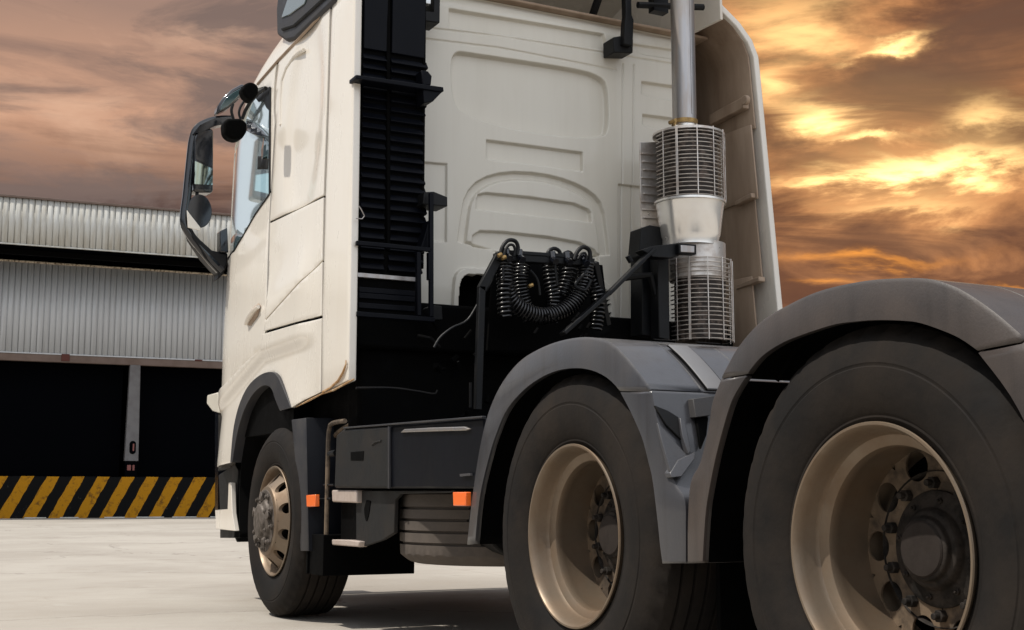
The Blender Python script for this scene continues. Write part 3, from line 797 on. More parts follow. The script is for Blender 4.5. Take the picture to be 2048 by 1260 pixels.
def nuts(bm, R, n, x, r=.015, h=.03, ph=.1, d=-1):
    for k in range(n):
        a = 2*pi*k/n+ph; c = Vector((x, R*cos(a), R*sin(a)))
        tube(bm, [c, c+Vector((d*h*.55,0,0))], r, 6); tube(bm, [c, c+Vector((d*h,0,0))], r*.55, 8)
def wheel_rear(loc, ph, dist, name='rear_wheel'):
    w = empty(name, loc, truck)
    o = Vector(loc)
    def sub(nm, bm, m, **k):
        for v in bm.verts: v.co += o
        return part(nm, bm, m, w, **k)
    sub('tyre', tyre_bm(.29, R=.542), M['rubber'], smooth=28)
    sub('rim', rear_rim_bm(), M['rim'], recalc=True)
    bm = disc_bm(.2505, 10, .211, .038, .205, .13, ph=ph)
    lathe(bm, [(.137,.206),(.133,.203),(.131,.198)], (0,0,0), 'x', 64)
    sub('wheel_disc', bm, M['disc'])
    bm = bmesh.new()
    lathe(bm, [(.185,.26),(.185,.21),(.19,.2)], (0,0,0), 'x', 64)
    lathe(bm, [(.142,.208),(.142,.198),(.128,.192),(.108,.190),(.10,.185),(.095,.172),(.090,.166),(.080,.163),(.076,.150),(.070,.146),(.0,.145)], (0,0,0), 'x', 56)
    nuts(bm, .160, 10, .205, .016, .035, ph+.3); nuts(bm, .118, 8, .192, .008, .014, .2)
    sub('hub', bm, M['hub'], bevel=.002)
    bm = bmesh.new(); lathe(bm, [(.068,.1445),(.064,.141),(.05,.1405),(0,.1405)], (0,0,0), 'x', 40); sub('hub_cap', bm, M['cap'])
    bm = tyre_bm(.29, R=.542)
    for v in bm.verts: v.co.x += .335
    lathe(bm, [(.292,.365),(.26,.37),(.25,.62)], (0,0,0), 'x', 60)
    sub('inner_tyre', bm, M['rubber'], smooth=28)
    bm = bmesh.new(); lathe(bm, [(0,.262),(.245,.262)], (0,0,0), 'x', 48); sub('brake_drum', bm, M['void'])
    return w
def copy_mirror_tree(w):
    loc = WL[w.name].copy(); loc.x = XR-loc.x
    e = empty(w.name.split('.')[0], loc, truck)
    for ch in list(w.children):
        c = ch.copy(); me = ch.data.copy(); c.data = me
        for v in me.vertices: v.co.x *= -1
        me.flip_normals(); C.objects.link(c); c.parent = e
        c.location = Vector((-ch.location.x, ch.location.y, ch.location.z)); WL[c.name] = loc+c.location
    return e
rw = wheel_rear((2.2, RC.y, WZ), pi, 0); mw = wheel_rear((2.2, MCn.y, WZ), pi+.05, 0)
# front wheel
fw = empty('front_wheel', (2.2, FC.y, WZ), truck); o_ = Vector((2.2, FC.y, WZ))
def fsub(nm, bm, m, **k):
    for v in bm.verts: v.co += o_
    return part(nm, bm, m, fw, **k)
fsub('tyre', tyre_bm(.305), M['rubber'], smooth=28)
bm = bmesh.new()
lathe(bm, [(.286,.04),(.292,.018),(.300,.004),(.304,-.002),(.302,-.006),(.296,-.006),(.290,.002),(.284,.02),(.278,.05),(.270,.06)], (0,0,0), 'x', 100)
fsub('rim', bm, M['rim'])
bm = disc_bm(.272, 10, .228, .030, .0, .19, thick=.02, ph=pi/10)
for v in bm.verts:       # cone the disc outwards towards the hub
    r = math.hypot(v.co.y, v.co.z); v.co.x += .045-.085*max(0,min(1,(.272-r)/.082))
lathe(bm, [(.195,-.036),(.19,-.044),(.172,-.050),(.12,-.050)], (0,0,0), 'x', 64)
bm2 = bm; fsub('wheel_disc', bm2, M['rim'])
bm = bmesh.new()
lathe(bm, [(.172,-.051),(.172,-.056),(.14,-.058),(.125,-.062),(.118,-.09),(.105,-.10),(.095,-.105),(.088,-.125),(.075,-.135),(.03,-.138),(0,-.138)], (0,0,0), 'x', 40)
nuts(bm, .152, 10, -.052, .018, .05, .2); nuts(bm, .10, 6, -.10, .014, .022, .5)
for k in range(5):
    a = 2*pi*k/5+.4; c = Vector((-.075, .118*cos(a), .118*sin(a))); tube(bm, [c, c+Vector((-.04,.02*cos(a),.02*sin(a)))], .024, 6)
for v in bm.verts: v.co.x = -.05+(v.co.x+.05)*.5
fsub('hub', bm, M['fhub'], bevel=.003)
bm = bmesh.new(); lathe(bm, [(0,.09),(.28,.09)], (0,0,0), 'x', 48); fsub('brake_drum', bm, M['void'])
for w in (rw, mw, fw): copy_mirror_tree(w)
# spare wheel lying flat under the side
bm = tyre_bm(.315, rr=.28, ribs=4)
for v in bm.verts: v.co = Vector((2.845+v.co.y, 5.50+v.co.z, .372+v.co.x))
sp = part('spare_tyre', bm, M['tread'], truck, smooth=28)
bm = bmesh.new(); lathe(bm, [(.285,.05),(.26,.06),(.25,.2),(.1,.2),(0,.2)], (2.875,5.52,.372), 'z', 48); part('spare_rim', bm, M['disc'], sp)
# --- mudguards
FX = 2.165; FW = 2.83
def fpt(L_, n): return resample([PXp(u,v,FX) for u,v in L_], n)
def fender(name, outer, inner, n=44, grooves=(), parent=truck, m=None):
    o = outer; i = inner; bm = bmesh.new()
    xs = [FX, FX+.006]; dr = [.010, .0]
    for gx_ in grooves: xs += [gx_-.004, gx_, gx_+.004]; dr += [0, .007, 0]
    xs += [FW-.01, FW]; dr += [0, .01]
    # outward normals of the outer line (in y,z)
    nn = []
    for k in range(n):
        t = o[min(k+1,n-1)]-o[max(k-1,0)]; nv = Vector((0, -t.z, t.y)).normalized()
        if (o[k]-i[k]).dot(nv) < 0: nv = -nv
        nn.append(nv)
    rows = [[Vector((FX+.02, p.y, p.z)) for p in i], [Vector((FX, p.y, p.z)) for p in i]]
    for x, d in zip(xs, dr): rows.append([Vector((x, p.y, p.z))-q*d for p, q in zip(o, nn)])
    vs = grid(bm, rows)
    bmesh.ops.recalc_face_normals(bm, faces=bm.faces)
    q = sum(f.normal.dot(nn[min(n-1, max(0, min(range(n), key=lambda k: abs(o[k].y-f.calc_center_median().y)+abs(o[k].z-f.calc_center_median().z))))]) for f in bm.faces if f.calc_center_median().x > FX+.05)
    if q < 0: bmesh.ops.reverse_faces(bm, faces=bm.faces)
    ob = part(name, bm, [m or M['fender'], M['void']], parent, solid=.007, smooth=32, bevel=.0, recalc=False)
    ob.modifiers['s'].material_offset = 1; ob.modifiers['s'].material_offset_rim = 0
    return ob
def split(outer, inner, name, grooves=(), m=None):
    return fender(name, fpt(outer, 44), fpt(inner, 44), grooves=grooves, m=m)
# middle mudguard
mo = [(932,1088),(938,1030),(945,975),(958,892),(975,823),(1000,768),(1035,724),(1075,698),(1120,681),(1170,674),(1212,682),(1240,704),(1268,736),(1299,778)]
mi = [(950,1088),(955,1030),(962,980),(975,925),(988,880),(1012,822),(1045,782),(1080,756),(1115,741),(1152,736),(1185,741),(1212,754),(1228,768),(1240,782)]
gxs = [PYp(1300,690,4.0).x]
mg = split(mo, mi, 'mudguard_arch', grooves=(2.36, 2.58, 2.72))
# lower rear leg of the middle mudguard
mo2 = [(1300,781),(1306,812),(1318,870),(1332,930),(1348,968),(1366,1000),(1368,1060),(1368,1127)]
mi2 = [(1241,785),(1262,825),(1284,876),(1297,925),(1305,960),(1315,1040),(1320,1090),(1325,1127)]
leg1 = split(mo2, mi2, 'mudguard_leg')
# rear mudguard
ro = [(1441,752),(1457,722),(1476,690),(1515,646),(1565,614),(1635,582),(1723,562),(1800,556),(1850,557),(1890,567),(1929,585),(1988,626),(2046,676)]
ri = [(1494,748),(1510,727),(1529,708),(1560,688),(1594,673),(1664,650),(1710,643),(1752,640),(1800,641),(1841,646),(1900,667),(1930,683),(1955,701)]
po = [PXp(u,v,FX) for u,v in ro]; pi_ = [PXp(u,v,FX) for u,v in ri]
rg = split(ro, ri, 'mudguard_arch', (2.36,2.58,2.72), M['fender3'])
ro2 = [(1440,757),(1422,803),(1415,847),(1407,886),(1396,928),(1381,956),(1375,990),(1372,1060),(1372,1126)]
ri2 = [(1492,753),(1472,785),(1459,814),(1443,868),(1430,920),(1419,975),(1412,1019),(1408,1070),(1405,1126)]
leg2 = split(ro2, ri2, 'mudguard_leg', (), M['fender3'])
e1 = PXp(2049,681,FX); e0 = PXp(1957,706,FX)
o3 = resample([e1, e1+Vector((0,-.12,-.16)), e1+Vector((0,-.19,-.35)), e1+Vector((0,-.22,-.6))], 20)
i3 = resample([e0, e0+Vector((0,-.10,-.13)), e0+Vector((0,-.18,-.33)), e0+Vector((0,-.21,-.57))], 20)
leg3 = fender('mudguard_leg', o3, i3, n=20, m=M['fender3'])
# raised strap and slots on the rear slope of the middle mudguard
po_ = fpt(mo, 80)
def strap(xa_, xb_, ka, kb, off, m, name, thick=.006):
    bm = bmesh.new(); rows = [[], []]
    for k in range(ka, kb):
        t = po_[min(k+1,79)]-po_[k-1]; nv = Vector((0,-t.z,t.y)).normalized()
        if nv.z < 0: nv = -nv
        for q, x in zip(rows, (xa_, xb_)): q.append(Vector((x, po_[k].y, po_[k].z))+nv*off)
    grid(bm, rows); return part(name, bm, m, mg, solid=thick, solid_off=1, bevel=.002)
# pocket facets on the lower leg, laid on its rear-facing surface
leg_line = fpt(mo2, 60)
def on_leg(u, v, off=0., line_=None):
    L_ = line_ or leg_line; d = ray(u, v); best = None
    for k in range(400):
        x = FX+.0015*k; p = CO+d*((x-CO.x)/d.x)
        zz_ = min(max(p.z, L_[-1].z), L_[0].z); m_ = min(range(len(L_)-1), key=lambda i: abs(L_[i].z-zz_)); yl = L_[m_].y
        if best is None or abs(p.y-yl) < best[0]: best = (abs(p.y-yl), p)
    p = best[1]; return p+Vector((-.3,-.95,.1))*off
def facet(name, L_, m, parent, offs=.004, t=.012):
    bm = bmesh.new(); pts = [on_leg(u, v, offs) for u, v in L_]
    prism(bm, pts, (.0,t,0)); return part(name, bm, m, parent, bevel=.002)
def lat(u, v): return on_leg(u, v, 0., po_[40:]).x
xs0, xs1 = lat(1345,735)+.055, lat(1384,735)+.055
strap(xs0, xs1, 67, 80, .013, M['plate'], 'mudguard_strap', .008)
strap(xs0-.006, xs1+.006, 67, 80, .0095, M['void'], 'strap_gap', .002)
for a_, b_ in (((1318,707),(1368,711)), ((1405,710),(1452,712))):
    strap(lat(*a_)+.04, lat(*b_)+.04, 64, 66, .012, M['void'], 'mudguard_slot', .002)
facet('pocket_shade', [(1308,812),(1335,823),(1354,835),(1363,850),(1364,884),(1330,850)], M['black'], leg1, .012)
facet('pocket_facet', [(1312,848),(1328,864),(1362,902),(1372,912),(1345,948),(1337,944),(1322,890)], M['fender'], leg1, .017)
facet('latch_tongue', [(1335,948),(1352,922),(1386,906),(1384,920),(1358,955),(1338,957)], M['fender'], leg1, .026, .03)
facet('mudguard_bracket', [(1380,801),(1424,795),(1424,833),(1386,838)], M['fender2'], leg1, .03, .05)
facet('bracket_shade', [(1390,838),(1414,836),(1410,872),(1399,900)], M['void'], leg1, .016)
facet('leg_rib', [(1356,838),(1366,846),(1378,905),(1372,910),(1360,872)], M['fender'], leg1, .022, .02)
bm = bmesh.new()
p = PXp(1370,1010,2.2); box(bm, 2.5, 2.8, p.y-.03, p.y+.03, .45, .80); part('mudguard_stay', bm, M['void'], leg1, bevel=.004)
bm = bmesh.new(); box(bm, 2.34, 2.86, MCn.y-.62, MCn.y-.60, .08, .62); mf = part('added_dark_sheet', bm, M['void'], truck, bevel=.003)  # black sheet added to keep the gap behind the wheel dark
for q in (mg, leg1, rg, leg2, leg3, mf): mirror(q)
# --- orange side markers
def marker(L_, x, par):
    bm = bmesh.new(); prism(bm, [PXp(u,v,x) for u,v in L_], (.025,0,0)); return part('side_marker_lamp', bm, M['orange'], par, bevel=.004, seg=3)
marker([(905,984),(931,984),(931,1012),(906,1012)], 2.15, truck)
# --- front wheel rear guard
bm = bmesh.new()
gp = [(583,838),(612,838),(640,836),(646,1102),(606,1102),(596,960)]
a = [PXp(583,840,2.2), PXp(592,940,2.2), PXp(601,1102,2.2)]; b = [PXp(609,836,2.2), PXp(611,940,2.2), PXp(614,1102,2.2)]
rows = []
for p, q in zip(a, b):
    rows.append([Vector((2.22,p.y,p.z)), Vector((2.2,p.y,p.z)), Vector((2.2,q.y,q.z)), Vector((2.205,q.y-.01,q.z)), Vector((2.5,q.y-.015,q.z))])
grid(bm, rows); fg = part('front_mudguard', bm, M['fender2'], truck, solid=.012, bevel=.004)
bm = bmesh.new()
rows = []
for p, q in zip(a, b): rows.append([Vector((2.206,q.y-.012,q.z)), Vector((2.30,q.y-.05,q.z)), Vector((2.5,q.y-.06,q.z))])
grid(bm, rows); part('mudguard_back', bm, M['navy'], fg, solid=.01, bevel=.003)
mk = marker([(612,990),(630,989),(630,1013),(613,1014)], 2.195, truck)
bm = bmesh.new()
p0 = PXp(607,1103,2.2); box(bm, 2.21, 2.66, p0.y-.035, p0.y-.012, PXp(607,1147,2.2).z, PXp(607,1098,2.2).z)
part('mud_flap', bm, M['void'], truck, bevel=.003)
bm = bmesh.new(); q0 = PYp(640,1146,p0.y-.06); box(bm, 2.22, 2.72, p0.y-.25, p0.y-.04, q0.z-.005, q0.z+.20); part('step_back_panel', bm, M['void'], truck, bevel=.004)
# --- step unit
SX = 2.25
s_ = lambda u, v, x=SX: PXp(u, v, x)
bm = bmesh.new(); prism(bm, [s_(663,980),(s_(712,980)),(s_(712,1006)),(s_(664,1004))], (.09,0,0)); part('upper_step', bm, M['step'], truck, bevel=.008, seg=3)
bm = bmesh.new(); prism(bm, [s_(663,1079),s_(700,1080),s_(718,1083),s_(716,1094),s_(664,1090)], (.05,0,0)); part('lower_step', bm, M['step'], truck, bevel=.006, seg=3)
bm = bmesh.new(); prism(bm, [s_(712,981,2.28),s_(905,981,2.28),s_(900,985,2.28),s_(800,988,2.28),s_(790,1000,2.28),s_(788,1066,2.28),s_(765,1080,2.28),s_(718,1096,2.28),s_(712,1090,2.28)], (.02,0,0)); stp = part('step_side_plate', bm, M['box'], truck, bevel=.004)
bm = bmesh.new(); pts = resample([s_(733,1000,2.277),s_(728,1020,2.277),s_(732,1042,2.277),s_(737,1030,2.277),s_(741,1002,2.277)], 16); prism(bm, pts, (.003,0,0)); part('plate_slot', bm, M['void'], stp)
bm = bmesh.new(); box(bm, 2.30, 2.5, s_(712,1000).y, s_(664,1000).y, s_(680,1085).z, s_(680,985).z); part('step_well', bm, M['void'], truck)
bm = bmesh.new()
tube(bm, resample([s_(652,1085),s_(655,950),s_(657,870),s_(663,848),s_(690,842)], 20), .012, 8)
tube(bm, resample([s_(662,1085,2.35),s_(660,990,2.35),s_(664,900,2.35),s_(672,870,2.35),s_(700,850,2.35)], 20), .014, 8)
parts('conduit', bm, M['disc'], truck)
bm = bmesh.new(); tube(bm, [s_(632,999), s_(662,997)], .006, 6); tube(bm, [s_(660,908), s_(672,906)], .016, 10); tube(bm, [s_(648,970), s_(668,970)], .006, 6); parts('stay_rod', bm, M['chassis'], truck)
# --- battery / tool box
bm = bmesh.new()
BX = 2.235
prism(bm, [PXp(u,v,BX) for u,v in ((672,870),(686,858),(776,852),(776,977),(668,976))], (.5,0,0)); bb = part('battery_box', bm, M['box'], truck, bevel=.012, seg=3)
bm = bmesh.new(); prism(bm, [PXp(u,v,BX-.003) for u,v in ((701,904),(727,902),(726,921),(701,921))], (.01,0,0)); part('box_latch', bm, M['void'], bb, bevel=.002)
bm = bmesh.new(); tube(bm, resample([PXp(u,v,BX-.002) for u,v in ((744,890),(752,884),(762,882))],8), .004, 6); part('box_scuff_rib', bm, M['box'], bb)
bm = bmesh.new()
prism(bm, [PXp(u,v,BX+.012) for u,v in ((779,852),(968,836),(968,977),(779,977))], (.5,0,0)); tb = part('side_locker', bm, M['navy'], truck, bevel=.010, seg=3)
bm = bmesh.new(); pts = [PXp(u,v,BX) for u,v in ((800,865),(808,858),(860,855),(928,853),(938,858),(930,861),(860,863))]; prism(bm, pts, (.02,0,0)); part('locker_handle', bm, M['steel'], tb, bevel=.004)
bm = bmesh.new(); bar(bm, PXp(779,852,BX+.005), PXp(779,977,BX+.005), .02, .012, (1,0,0)); bar(bm, PXp(690,856,BX+.004), PXp(968,834,BX+.004), .02, .008); parts('box_edge', bm, M['fender2'], tb, bevel=.002)
bm = bmesh.new(); prism(bm, [PXp(u,v,BX) for u,v in ((919,948),(940,946),(941,951),(920,953))], (.01,0,0)); part('locker_tab', bm, M['fender'], tb)
bm = bmesh.new(); tube(bm, [(2.62,5.0,.56),(2.62,5.6,.56)], .16, 24); tube(bm, [(2.6,6.25,.60),(2.6,5.9,.60)], .15, 24); parts('air_tank', bm, M['chassis'], truck, bevel=.01)
# --- mirror unit
MXp = 1.90; MY = 8.35
q = lambda u, v, x=MXp: PYp(u, v, MY) if x is None else PYp(u, v, MY)
def myp(bm, L_, y, t): prism(bm, [PYp(u,v,y) for u,v in L_], (0,t,0))
mir = empty('mirror', PYp(420,350,MY), truck)
bm = bmesh.new()
tube(bm, resample([PYp(u,v,MY) for u,v in ((466,240),(440,240),(415,246),(395,258),(386,280),(380,330),(374,390),(369,430),(371,452),(384,475),(404,500),(425,525),(443,543))], 50), lambda t: .022+.02*max(0,t-.7)/.3, 10, r2=.03)
myp(bm, [(386,268),(400,250),(430,236),(462,234),(470,244),(430,252),(408,262)], MY-.04, .08)
part('mirror_arm', bm, M['blackg'], mir)
bm = bmesh.new(); myp(bm, [(387,272),(396,258),(410,254),(428,258),(427,385),(388,384)], MY-.03, .12); mh = part('mirror_housing', bm, M['blackg'], mir, bevel=.02, seg=4)
bm = bmesh.new(); myp(bm, [(390,322),(417,334),(426,338),(425,370),(389,368)], MY-.036, .004); part('mirror_glass', bm, M['mirrorg'], mir)
bm = bmesh.new(); myp(bm, [(391,280),(398,262),(424,262),(425,334),(391,318)], MY-.035, .004); part('mirror_dark_glass', bm, M['blackg'], mir)
bm = bmesh.new()
c = PYp(398,424,MY); rr_ = .085
rows = []
for k in range(10):
    t = k/9*pi/2; rows.append([Vector((c.x+rr_*sin(t)*cos(a)*.95, c.y-.02+.10*cos(t), c.z+rr_*1.35*sin(t)*sin(a)*(1.0 if sin(a) > 0 else .95))) for a in [2*pi*j/28 for j in range(28)]])
vs = grid(bm, rows, True); bm.faces.new(vs[-1]); bmesh.ops.remove_doubles(bm, verts=bm.verts, dist=1e-5)
part('wide_angle_mirror', bm, M['blackg'], mir, bevel=.004)
bm = bmesh.new(); myp(bm, [(374,420),(380,428),(402,456),(399,461),(376,455)], MY-.05, .01); part('wide_mirror_glass', bm, M['paint'], mir, bevel=.003)
bm = bmesh.new(); tube(bm, [PYp(394,384,MY),PYp(394,394,MY)], .012, 8); part('mirror_link', bm, M['black'], mir)
bm = bmesh.new(); myp(bm, [(376,452),(400,478),(424,500),(444,505),(456,506),(456,525),(447,548),(436,560),(438,546),(410,515),(384,476)], MY-.03, .14); part('mirror_foot', bm, M['black'], mir, bevel=.012, seg=3)
bm = bmesh.new(); myp(bm, [(448,244),(455,236),(484,236),(495,246),(495,262),(487,274),(476,280),(460,276),(450,266)], 7.62, .1); part('mirror_hinge', bm, M['void'], mir, bevel=.02, seg=4)
bm = bmesh.new(); myp(bm, [(434,227),(436,212),(447,193),(464,178),(482,168),(490,167),(489,186),(474,203),(456,217)], MY-.05, .10); kerb = part('kerb_mirror', bm, M['blackg'], mir, bevel=.025, seg=4)
bm = bmesh.new(); myp(bm, [(440,221),(442,211),(452,196),(467,184),(482,176),(481,187),(470,199),(456,212)], MY-.056, .006); part('kerb_mirror_glass', bm, M['glassd'], kerb, bevel=.003)
bm = bmesh.new(); myp(bm, [(484,178),(489,168),(500,163),(511,166),(518,174),(517,187),(508,200),(499,200),(489,190)], 7.15, .09); part('kerb_mirror_mount', bm, M['void'], mir, bevel=.018, seg=4)
side_part('arm_reflection', [[SP(*p) for p in ((497,241),(510,246),(525,259),(537,272),(522,272),(506,267),(497,262))]], M['blackg'], off=.012, solid=.015, bevel=.004, parent=mir)  # mirror arm's reflection in the glass, painted as a black shape
side_part('window_corner_frame', [[SP(*p) for p in ((512,196),(524,183),(541,173),(540,222),(534,216),(527,200),(518,204))]], M['black'], off=.004, solid=.008, bevel=.001, parent=mir)
bm = bmesh.new()
tube(bm, [surf(*SP(u,v), .03) for u,v in ((541,178),(525,188),(510,205),(500,222),(494,238))], .012, 8)
tube(bm, resample([PYp(u,v,7.8) for u,v in ((493,196),(482,212),(478,226),(481,238))], 20), .008, 8)
tube(bm, resample([PYp(u,v,8.1) for u,v in ((466,208),(463,222),(467,238))], 20), .010, 8)
parts('mirror_stay', bm, M['black'], mir)
bm = bmesh.new(); myp(bm, [(440,462),(455,455),(457,505),(440,504)], MY-.05, .08); part('pillar_seal', bm, M['blackg'], mir, bevel=.006)
# ------------------------------------------------------------------ WAREHOUSE
wa = radians(3.5)
wdir = Vector((cos(wa), sin(wa)*-1, 0)); 
wdir = Vector((cos(wa), -sin(wa), 0)) 
wn = Vector((sin(wa), cos(wa), 0))           # pointing away from the camera
def base_hit(u, v, dist):                     # plane wn.p = dist
    d = ray(u, v); return CO + d*((dist-wn.dot(CO))/wn.dot(d))
dK = PZp(0,1037,0)
# rotate so the left end is nearer, as in the photograph
wa2 = radians(4.0)
wdir = Vector((cos(wa2), -sin(wa2)*1, 0)); wn = Vector((sin(wa2), cos(wa2), 0))
D0 = wn.dot(dK); D1 = D0-2.35
def WPt(u, v, dist): return base_hit(u, v, dist)
origin = WPt(200, 1035, D0); origin.z = 0
def wpos(t, d, z): 
    """t along the facade, d behind the dock face"""
    return wn*(D0+d) + wdir*t + Vector((0,0,z))
tt = lambda u, v, d=0: wdir.dot(WPt(u, v, D0+d))
def zz(u, v, d=0): return WPt(u, v, D0+d).z
tL, tR = tt(0,700)-26, tt(640,700)
M['corr'] = mat('galvanised_sheet', (.50,.515,.53), .5, metal=.15, dirt=(.36,.36,.36), dirt_amt=.5, dirt_scale=1.2, stretch=(6,6,.3))
M['corr2'] = mat('weathered_sheet', (.52,.52,.49), .55, metal=.1, dirt=(.33,.29,.22), dirt_amt=.75, dirt_scale=1.6, stretch=(4,4,.6), dlo=.42, dhi=.75)
M['lintel'] = mat('brown_lintel', (.15,.105,.085), .8, dirt=(.10,.07,.055), dirt_amt=.6, dirt_scale=2)
M['colm'] = mat('grey_column', (.14,.135,.135), .8, dirt=(.09,.08,.08), dirt_amt=.6, dirt_scale=3)
M['rustl'] = mat('rusty_flashing', (.55,.47,.36), .7, dirt=(.08,.05,.03), dirt_amt=.95, dirt_scale=5, stretch=(3,3,3), dlo=.45, dhi=.6)
M['redp'] = mat('red_brown_paint', (.085,.022,.015), .8)
M['pink'] = mat('faded_red_block', (.2,.07,.06), .8)
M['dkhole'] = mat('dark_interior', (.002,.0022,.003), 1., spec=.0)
wh = empty('warehouse', wpos((tL+tR)/2, 0, 0), label='low warehouse with grey corrugated cladding and dark loading bays', category='warehouse')
def corrugated(name, z0_, z1_, d, m, pitch=.197, depth=.045, top_follow=None):
    bm = bmesh.new(); t = tL; rows = [[], []]
    while t < tR:
        for f, dd in ((0,0),(.34,.004),(.68,0),(.75,depth),(.86,depth),(.93,0)):
            jit = random.uniform(-.004,.004)
            rows[0].append(wpos(t+f*pitch, d+dd+jit, z0_+(random.uniform(-.01,.01) if f==0 else 0))); rows[1].append(wpos(t+f*pitch, d+dd+jit*.5, z1_))
        t += pitch
    grid(bm, rows); return part(name, bm, m, wh, solid=.004, smooth=20)
zU0, zU1 = zz(0,484,-2.35), zz(0,393,-2.35)
zL0, zL1 = zz(0,702), zz(0,522)
corrugated('roof_fascia', zU0, zU1, -2.35, M['corr2'])
corrugated('wall_cladding', zL0, zL1, 0, M['corr'])
def wbox(name, t0, t1, d0, d1, z0_, z1_, m, parent=None, bevel=.01, **k):
    bm = bmesh.new(); p = [wpos(t0,d0,z0_), wpos(t1,d0,z0_), wpos(t1,d1,z0_), wpos(t0,d1,z0_)]
    prism(bm, p, (0,0,z1_-z0_)); return part(name, bm, m, parent or wh, bevel=bevel, **k)
wbox('cladding_trim', tL, tR, -.012, .055, zL0-.05, zL0-.002, M['corr'])
wbox('fascia_trim', tL, tR, -2.362, -2.30, zU0-.05, zU0-.002, M['corr2'])
wbox('roof_edge_flashing', tL, tR, -2.42, -2.25, zU1+.004, zU1+.075, M['lintel'])
wbox('roof_sheet', tL, tR, -2.3, 14, zU1-.12, zU1-.002, M['corr2'])
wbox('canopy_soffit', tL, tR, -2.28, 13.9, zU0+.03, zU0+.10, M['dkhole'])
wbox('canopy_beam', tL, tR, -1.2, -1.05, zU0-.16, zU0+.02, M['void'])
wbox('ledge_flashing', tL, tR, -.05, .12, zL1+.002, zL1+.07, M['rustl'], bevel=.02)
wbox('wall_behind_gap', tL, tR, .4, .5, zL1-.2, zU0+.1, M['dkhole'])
zli = zz(0,719.5)
wbox('lintel', tL, tR, .02, .25, zli, zL0-.052, M['lintel'])
for u in (131, 398): 
    t0 = tt(u-8,712); wbox('lintel_bracket', t0, t0+.27, -.02, .03, zz(u,722), zL0-.01, M['redp'])
cc = tt(268,800)
zt_ = zz(0,952)
bays = 7.9
for k in range(-3, 1):
    c_ = cc+k*bays
    bm = bmesh.new()
    zb_ = zz(268,922)
    prism(bm, [wpos(c_-.235,.0,zb_), wpos(c_+.23,.0,zb_), wpos(c_+.175,.0,zli), wpos(c_-.175,.0,zli)], wn*.3)
    col_ = part('column', bm, M['colm'], wh, bevel=.01)
    bm = bmesh.new(); cz_ = zz(268,895)
    pts = [wpos(c_+.02+.11*cos(a)*(1), -.012, cz_+(.12 if sin(a) > 0 else -.12)+.11*sin(a)) for a in [2*pi*j/24 for j in range(24)]]
    prism(bm, pts, wn*.011); pl = part('column_plaque', bm, M['dkhole'], col_)
    wbox('plaque_mark', c_+.02, c_+.07, -.018, -.013, cz_-.12, cz_+.13, M['pink'], pl, bevel=0)
    wbox('bumper_block', c_-.14, c_-.01, -.01, .1, zz(268,941), zz(268,930), M['pink'], col_)
    wbox('bumper_block', c_+.04, c_+.11, -.01, .1, zz(268,941), zz(268,930), M['pink'], col_)
    wbox('column_foot', c_-.2, c_+.2, .02, .3, zt_, zb_-.002, M['dkhole'], col_)
# dark bays: floor, back wall and sides of the open interior
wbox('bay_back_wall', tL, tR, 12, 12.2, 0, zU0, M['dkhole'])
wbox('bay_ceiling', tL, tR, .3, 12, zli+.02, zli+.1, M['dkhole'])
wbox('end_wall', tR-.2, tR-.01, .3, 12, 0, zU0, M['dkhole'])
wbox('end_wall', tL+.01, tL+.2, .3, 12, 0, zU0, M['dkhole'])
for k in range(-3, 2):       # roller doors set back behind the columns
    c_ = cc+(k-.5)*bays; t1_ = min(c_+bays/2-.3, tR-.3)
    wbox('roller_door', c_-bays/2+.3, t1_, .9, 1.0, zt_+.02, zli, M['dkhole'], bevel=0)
# loading dock with hazard stripes
m = bpy.data.materials.new('hazard_stripes'); n, l = nt(m); b = n['Principled BSDF']; b.inputs['Roughness'].default_value = .7; b.inputs['Specular IOR Level'].default_value = .1
gg = n.new('ShaderNodeNewGeometry'); dt = n.new('ShaderNodeVectorMath'); dt.operation = 'DOT_PRODUCT'
pitch = (tt(428,990)-tt(33,990))/8
th = (38/75.)
vv = Vector((wdir.x, wdir.y, -th))/pitch
dt.inputs[1].default_value = vv; 
nz = n.new('ShaderNodeTexNoise'); nz.inputs['Scale'].default_value = 2.5; nz.inputs['Detail'].default_value = 6
l.new(gg.outputs['Position'], nz.inputs['Vector']); l.new(gg.outputs['Position'], dt.inputs[0])
ad = n.new('ShaderNodeMath'); ad.operation = 'MULTIPLY_ADD'; ad.inputs[1].default_value = .14
l.new(nz.outputs['Fac'], ad.inputs[0]); l.new(dt.outputs['Value'], ad.inputs[2])
# phase so that a yellow stripe's middle stands where it does in the photograph
pm = WPt(33,990,D0); ph0 = vv.dot(pm)+.07
sb = n.new('ShaderNodeMath'); sb.operation = 'SUBTRACT'; sb.inputs[1].default_value = ph0-.25-10; l.new(ad.outputs[0], sb.inputs[0])
fr = n.new('ShaderNodeMath'); fr.operation = 'FRACT'; l.new(sb.outputs[0], fr.inputs[0])
ls = n.new('ShaderNodeMath'); ls.operation = 'LESS_THAN'; ls.inputs[1].default_value = .5; l.new(fr.outputs[0], ls.inputs[0])
nz2 = n.new('ShaderNodeTexNoise'); nz2.inputs['Scale'].default_value = 5; nz2.inputs['Detail'].default_value = 9; nz2.inputs['Roughness'].default_value = .7
l.new(gg.outputs['Position'], nz2.inputs['Vector'])
def cmix(n, l, fac, a, b_):
    mx = n.new('ShaderNodeMix'); mx.data_type = 'RGBA'
    if isinstance(fac, float): mx.inputs[0].default_value = fac
    else: l.new(fac, mx.inputs[0])
    for s, c in ((6, a), (7, b_)):
        if isinstance(c, tuple): mx.inputs[s].default_value = (*c, 1)
        else: l.new(c, mx.inputs[s])
    return mx.outputs[2]
